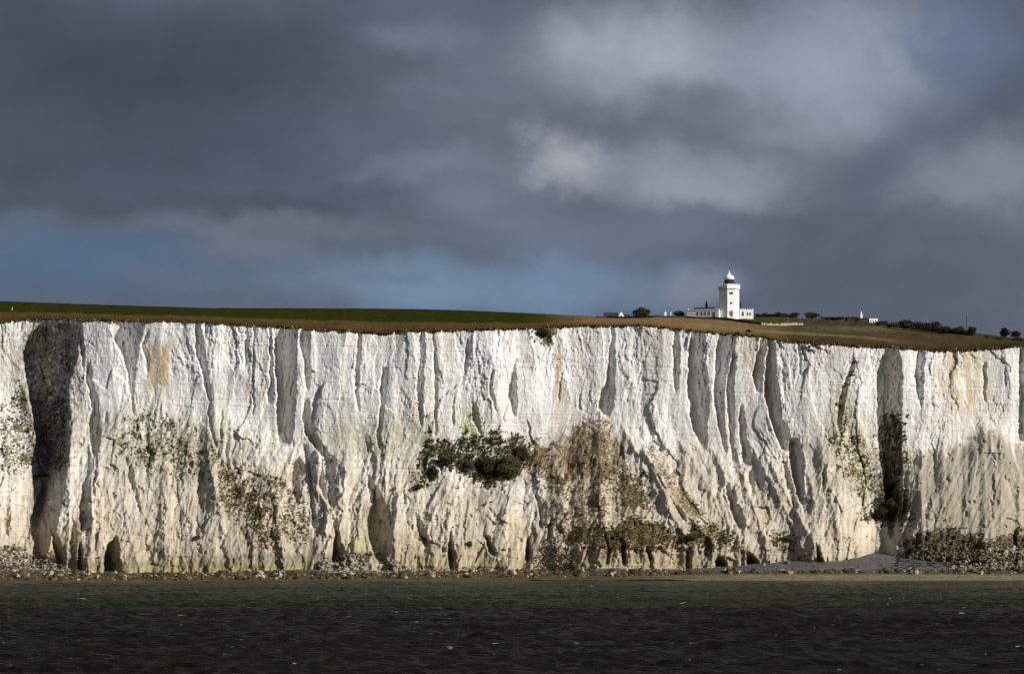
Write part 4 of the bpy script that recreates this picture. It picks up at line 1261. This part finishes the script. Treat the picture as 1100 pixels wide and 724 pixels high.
MB().lathe([(2.6, H1 + .7), (2.6, H1 + 2.7), (2.75, H1 + 2.75), (2.75, H1 + 2.9), (2.3, H1 + 2.95)], 24).build('lantern_base', M_white, lh, True)
lg = MB().lathe([(2.15, H1 + 2.95), (2.15, H1 + 5.1)], 16).build('lantern_glass', M_lanternglass, lh)
gb = MB()
for k_ in range(12):
    a = 2 * math.pi * k_ / 12
    b = MB().box(-.05, .05, -2.24, -2.14, H1 + 2.95, H1 + 5.1); b.xf(Matrix.Rotation(a, 4, 'Z')); gb.add(b.v, b.f)
gb.lathe([(2.23, H1 + 4.15), (2.23, H1 + 4.25)], 16)
gb.build('glazing_bar', M_dark, lg)
rl = MB()
for k_ in range(16):
    a = 2 * math.pi * k_ / 16
    rl.lathe([(.03, H1 + 2.9), (.03, H1 + 3.75)], 4, (2.75 * math.cos(a), 2.75 * math.sin(a)))
for zz in (H1 + 3.35, H1 + 3.75):
    n = 32; vs = []; fs = []
    for k_ in range(n):
        a = 2 * math.pi * k_ / n
        for (rr, dz) in ((2.72, 0), (2.79, 0), (2.79, .07), (2.72, .07)): vs.append((rr * math.cos(a), rr * math.sin(a), zz + dz))
    for k_ in range(n):
        for q in range(4):
            fs.append((k_ * 4 + q, ((k_ + 1) % n) * 4 + q, ((k_ + 1) % n) * 4 + (q + 1) % 4, k_ * 4 + (q + 1) % 4))
    rl.add(vs, fs)
rl.build('gallery_railing', M_slate, lh)
dome = MB().lathe([(2.2, H1 + 5.08), (2.42, H1 + 5.15), (2.45, H1 + 5.5), (2.40, H1 + 5.9), (2.15, H1 + 6.4), (1.7, H1 + 6.95), (1.15, H1 + 7.4), (.7, H1 + 7.8), (.4, H1 + 8.2), (.25, H1 + 8.5)], 24).build('dome', M_white, lh, True)
MB().lathe([(.25, H1 + 8.45), (.34, H1 + 8.65), (.2, H1 + 8.85), (.07, H1 + 9.0), (.05, H1 + 9.9), (.01, H1 + 10.0)], 10).build('finial', M_white, dome, True)
# openings, built on facet 0 and rotated onto their facet
def facet(mb, k_): return mb.xf(Matrix.Rotation(ROT + math.pi / 2 + k_ * math.pi / 4, 4, 'Z'))
def arch(x0, x1, z0, z1, y0, y1):
    n = 10; r_ = (x1 - x0) / 2; xc = (x0 + x1) / 2; zs = z1 - r_ * 1.1
    pr = [(x0, z0), (x1, z0)] + [(xc + r_ * math.cos(math.pi * i / n), zs + r_ * 1.1 * math.sin(math.pi * i / n)) for i in range(n + 1)]
    m_ = len(pr); vs = [(p[0], y0, p[1]) for p in pr] + [(p[0], y1, p[1]) for p in pr]
    fs = [tuple(range(m_)), tuple(reversed(range(m_, 2 * m_)))] + [(i, (i + 1) % m_, m_ + (i + 1) % m_, m_ + i) for i in range(m_)]
    fs = [tuple(reversed(f)) for f in fs]
    return MB().add(vs, fs)
df = facet(arch(-.95, .95, 0.0, 3.3, -HW - .16, -HW + .1), 0).build('door_surround', M_stone, lh)
facet(arch(-.62, .62, .0, 2.7, -HW - .22, -HW - .1), 0).build('door', M_door, df)
for (z, w_) in ((6.1, .38), (10.8, .8)):
    wf = facet(MB().box(-w_ - .15, w_ + .15, -HW - .08, -HW + .1, z - .15, z + .95), 0).build('window', M_stone, lh)
    facet(MB().box(-w_, w_, -HW - .12, -HW - .05, z, z + .8), 0).build('pane', M_dark, wf)
# ---- right wing, flat roofed with small battlements
w0 = P(794.6, 341.2, LY - 1.5)
wing = empty('lighthouse_wing', w0); tag(wing, 'bright white flat-roofed wing with an arched window attached right of the lighthouse tower', 'building')
wb = MB().box(0, 6.5, 0, 5.5, -1, 3.5)
wb.build('wall', M_white, wing)
wp = MB().box(-.1, 6.6, -.1, 5.6, 3.502, 3.75)
for i in range(6): wp.box(.1 + i * 1.15, .65 + i * 1.15, -.1, .2, 3.751, 4.15)
for i in range(4): wp.box(6.3, 6.6, .5 + i * 1.3, 1.1 + i * 1.3, 3.751, 4.15)
wp.build('parapet', M_white, wing)
MB().box(-.5, 2.7, .6, 4.6, 3.751, 4.05).build('roof', M_white_dirty, wing)
a_ = arch(1.0, 2.0, .7, 3.0, -.08, .1).build('window', M_stone, wing); arch(1.2, 1.8, .85, 2.8, -.12, -.03).build('pane', M_dark, a_)
for xx_ in (3.35, 4.6):
    a_ = MB().box(xx_, xx_ + .8, -.07, .1, 1.0, 2.5).build('window', M_white_dirty, wing); MB().box(xx_ + .12, xx_ + .68, -.11, -.03, 1.12, 2.38).build('pane', M_dark, a_)
ch = MB().box(.15, .95, 3.5, 4.3, 3.76, 6.8).lathe([(.45, 6.8), (.34, 7.0), (.30, 8.0), (.2, 8.05)], 10, (.55, 3.9)); ch.build('chimney', M_brick, wing)

# ---- long cottage on the left
c0 = P(738.2, 340.8, LY + 3)
cot = empty('lighthouse_cottage', c0, R(-26)); tag(cot, 'long low white cottage with slate roof and dark chimney attached left of the lighthouse tower', 'building')
LX = 16.3
MB().box(0, LX, 0, 6, -1.5, 3.1).build('wall', M_white, cot)
MB().box(-.15, LX + .1, -.15, .35, 3.101, 3.6).box(-.15, .35, .351, 6.1, 3.101, 3.6).box(-.3, .55, -.3, .55, 3.601, 4.0).build('parapet', M_white, cot)
cr_ = MB().gable(2.4, 12.6, .5, 5.6, 3.3, 4.6).build('roof', M_slate, cot)
MB().box(8.2, 9.1, 2.6, 3.5, 3.9, 6.4).lathe([(.5, 6.4), (.36, 6.65), (.3, 7.7), (.18, 7.8)], 10, (8.65, 3.05)).build('chimney', M_brick, cr_)
for xx_ in (5.1, 7.2, 9.0, 11.0):
    a_ = MB().box(xx_, xx_ + .8, -.07, .1, .8, 2.4).build('window', M_stone, cot); MB().box(xx_ + .12, xx_ + .68, -.11, -.03, .92, 2.28).build('pane', M_dark, a_)
a_ = MB().box(13.2, 14.4, -.07, .1, -.3, 2.2).build('door', M_door, cot)
MB().lathe([(.05, 0), (.05, .05)], 8, (0, 0)).xf(Matrix.Translation((13.4, -.1, 1.0))).build('handle', M_dark, a_)

# ---- white house, mostly slate roof seen over the crest, left
h0 = P(650.5, 342.0, 1672)
hs = empty('house', h0, R(6)); tag(hs, 'low house with dark slate roof and white gable, leftmost building on the crest', 'house')
MB().box(0, 8.0, 0, 6, -2, 1.1).box(8.0, 11.6, .6, 5.4, -2, .9).build('wall', M_white, hs)
MB().gable(-.3, 6.1, -.4, 6.4, 1.101, 3.0).gable(8.9, 11.9, .2, 5.8, .901, 2.2).build('roof', M_slate, hs)
gx = MB()
gx.add([(6.12, -.5, 1.0), (8.9, -.5, 1.0), (7.5, -.5, 3.3), (6.12, 6.4, 1.0), (8.9, 6.4, 1.0), (7.5, 6.4, 3.3)], [(0, 1, 2), (5, 4, 3), (0, 3, 4, 1), (1, 4, 5, 2), (2, 5, 3, 0)])
gx.box(6.12, 8.9, -.5, 6.3, -2, .998).build('gable', M_white, hs)
MB().box(-.45, -.31, -.4, 6.4, 1.0, 1.35).build('bargeboard', M_white, hs)
gw = MB().box(7.1, 7.9, -.58, -.4, .2, 1.4).build('window', M_stone, hs); MB().box(7.2, 7.8, -.62, -.52, .3, 1.3).build('pane', M_dark, gw)

# ---- pillars by the lane
for (x, y0, h, w_, lb) in ((714.8, 341.3, 6.3, 2.2, 'squat white pillar on the crest left of the low brown bush'), (720.6, 341.0, 6.0, .9, 'slim white post right of the squat white pillar')):
    o = empty('pillar', P(x, y0, 1660)); tag(o, lb, 'pillar', 'white pillars left of the cottage')
    hh = h / 2.26; ww = w_ / 2.26 / 2
    MB().box(-ww, ww, -ww, ww, -1, hh - .3).build('shaft', M_white, o)
    MB().box(-ww - .08, ww + .08, -ww - .08, ww + .08, hh - .298, hh - .15).lathe([(ww * .9, hh - .15), (ww, hh), (ww * .5, hh + .15)], 10).build('cap', M_white, o)

# ---- small white building on the right
s0 = P(921.5, 346.8, 1695)
sb_ = empty('building', s0, R(8)); tag(sb_, 'small low white building with tall white chimney, behind the crest right of the hedge', 'building')
MB().box(0, 5.6, 0, 5, -2, 2.0).build('side_wall', M_wall, sb_)
MB().box(5.6, 9.8, -.4, 5, -2, 1.75).box(5.5, 9.9, -.5, 5.1, 1.752, 2.1).build('wall', M_white, sb_)
MB().gable(-.2, 5.4, -.3, 5.3, 2.0, 2.7).build('roof', M_slate, sb_)
MB().box(1.75, 2.75, 1.5, 2.5, 1.9, 4.3).box(1.95, 2.5, 1.7, 2.3, 4.301, 5.6).build('chimney', M_white, sb_)
for xx_ in (6.1, 7.3, 8.6):
    a_ = MB().box(xx_, xx_ + .7, -.47, -.3, .5, 1.4).build('window', M_white_dirty, sb_); MB().box(xx_ + .1, xx_ + .6, -.51, -.43, .6, 1.3).build('pane', M_dark, a_)

# ---- poles
for (x, y0, y1, Y_, lb) in ((882.5, 342.5, 332, 1700, 'short telegraph pole on the crest right of the dark rounded bush'), (1038.5, 361, 338, 1690, 'tall thin pole standing behind the right end of the tree row')):
    o = empty('telegraph_pole', P(x, y0, Y_)); tag(o, lb, 'pole', 'poles on the crest')
    h = (y0 - y1) / (FPX / Y_)
    MB().lathe([(.17, -1), (.12, h)], 8).build('post', M_pole, o)
    MB().box(-.5, .5, -.06, .06, h - .6, h - .45).build('crossarm', M_pole, o)
    MB().lathe([(.05, h - .45), (.07, h - .3), (.03, h - .2)], 6, (-.4, 0)).lathe([(.05, h - .45), (.07, h - .3), (.03, h - .2)], 6, (.4, 0)).build('insulator', M_white_dirty, o)

# ---- marker stake in the left field
sp = hill_at(13, 333.5)
o = MB().box(-.14, .14, -.14, .14, -.3, 1.5).add([(-.14, -.14, 1.5), (.14, -.14, 1.5), (.14, .14, 1.5), (-.14, .14, 1.5), (0, 0, 1.7)], [(0, 1, 4), (1, 2, 4), (2, 3, 4), (3, 0, 4)]).build('marker_stake', M_white_dirty)
o.location = sp; tag(o, 'short pale stake standing in the green field at far left', 'stake')


# ---- boundary walls following the slope
def wall_line(name, pts, height, thick, m, jag=0.15, seed=0, label='', cat='wall', n=60):
    q = random.Random(seed)
    xs = np.linspace(pts[0][0], pts[-1][0], n); ysl = np.interp(xs, [a for a, b in pts], [b for a, b in pts])
    P0 = [hill_at(a, b) for a, b in zip(xs, ysl)]
    # smooth the line
    arr = np.array([p[:] for p in P0]); kk = np.ones(7) / 7
    for c_ in (1, 2): arr[:, c_] = np.convolve(np.pad(arr[:, c_], 3, mode='edge'), kk, 'valid')
    vs = []; fs = []
    for i, p in enumerate(arr):
        h = height * (1 + jag * (q.random() * 2 - 1))
        vs += [(p[0], p[1] - thick / 2, p[2] - .6), (p[0], p[1] - thick / 2, p[2] + h), (p[0], p[1] + thick / 2, p[2] + h * .98), (p[0], p[1] + thick / 2, p[2] - .6)]
    for i in range(len(arr) - 1):
        a = i * 4; b = a + 4
        fs += [(a, b, b + 1, a + 1), (a + 1, b + 1, b + 2, a + 2), (a + 2, b + 2, b + 3, a + 3)]
    fs += [(0, 1, 2, 3), tuple(reversed((len(arr) * 4 - 4, len(arr) * 4 - 3, len(arr) * 4 - 2, len(arr) * 4 - 1)))]
    o = MB().add(vs, fs).build(name, m); tag(o, label, cat); return o


wall_line('boundary_wall', [(640, 341.2), (700, 341.3), (738, 341.8), (775, 343.2), (800, 346), (818, 349.2)], .85, .5, M_wall, .12, 1, 'dark low boundary wall running down the slope in front of the lighthouse', 'wall', 120)
wall_line('rubble_wall', [(818, 349.2), (835, 349.6), (862, 349.4)], .8, .6, M_rubblewall, .6, 2, 'broken pale rubble wall continuing right from the dark boundary wall', 'wall', 70)
wall_line('field_hedge', [(840, 346.0), (880, 346.5), (915, 347.5), (952, 350.8), (1000, 356), (1040, 360.5)], 1.5, 1.2, M_leaf_br, .5, 3, 'low dark clipped hedge line along the top of the right hand field', 'hedge', 160)
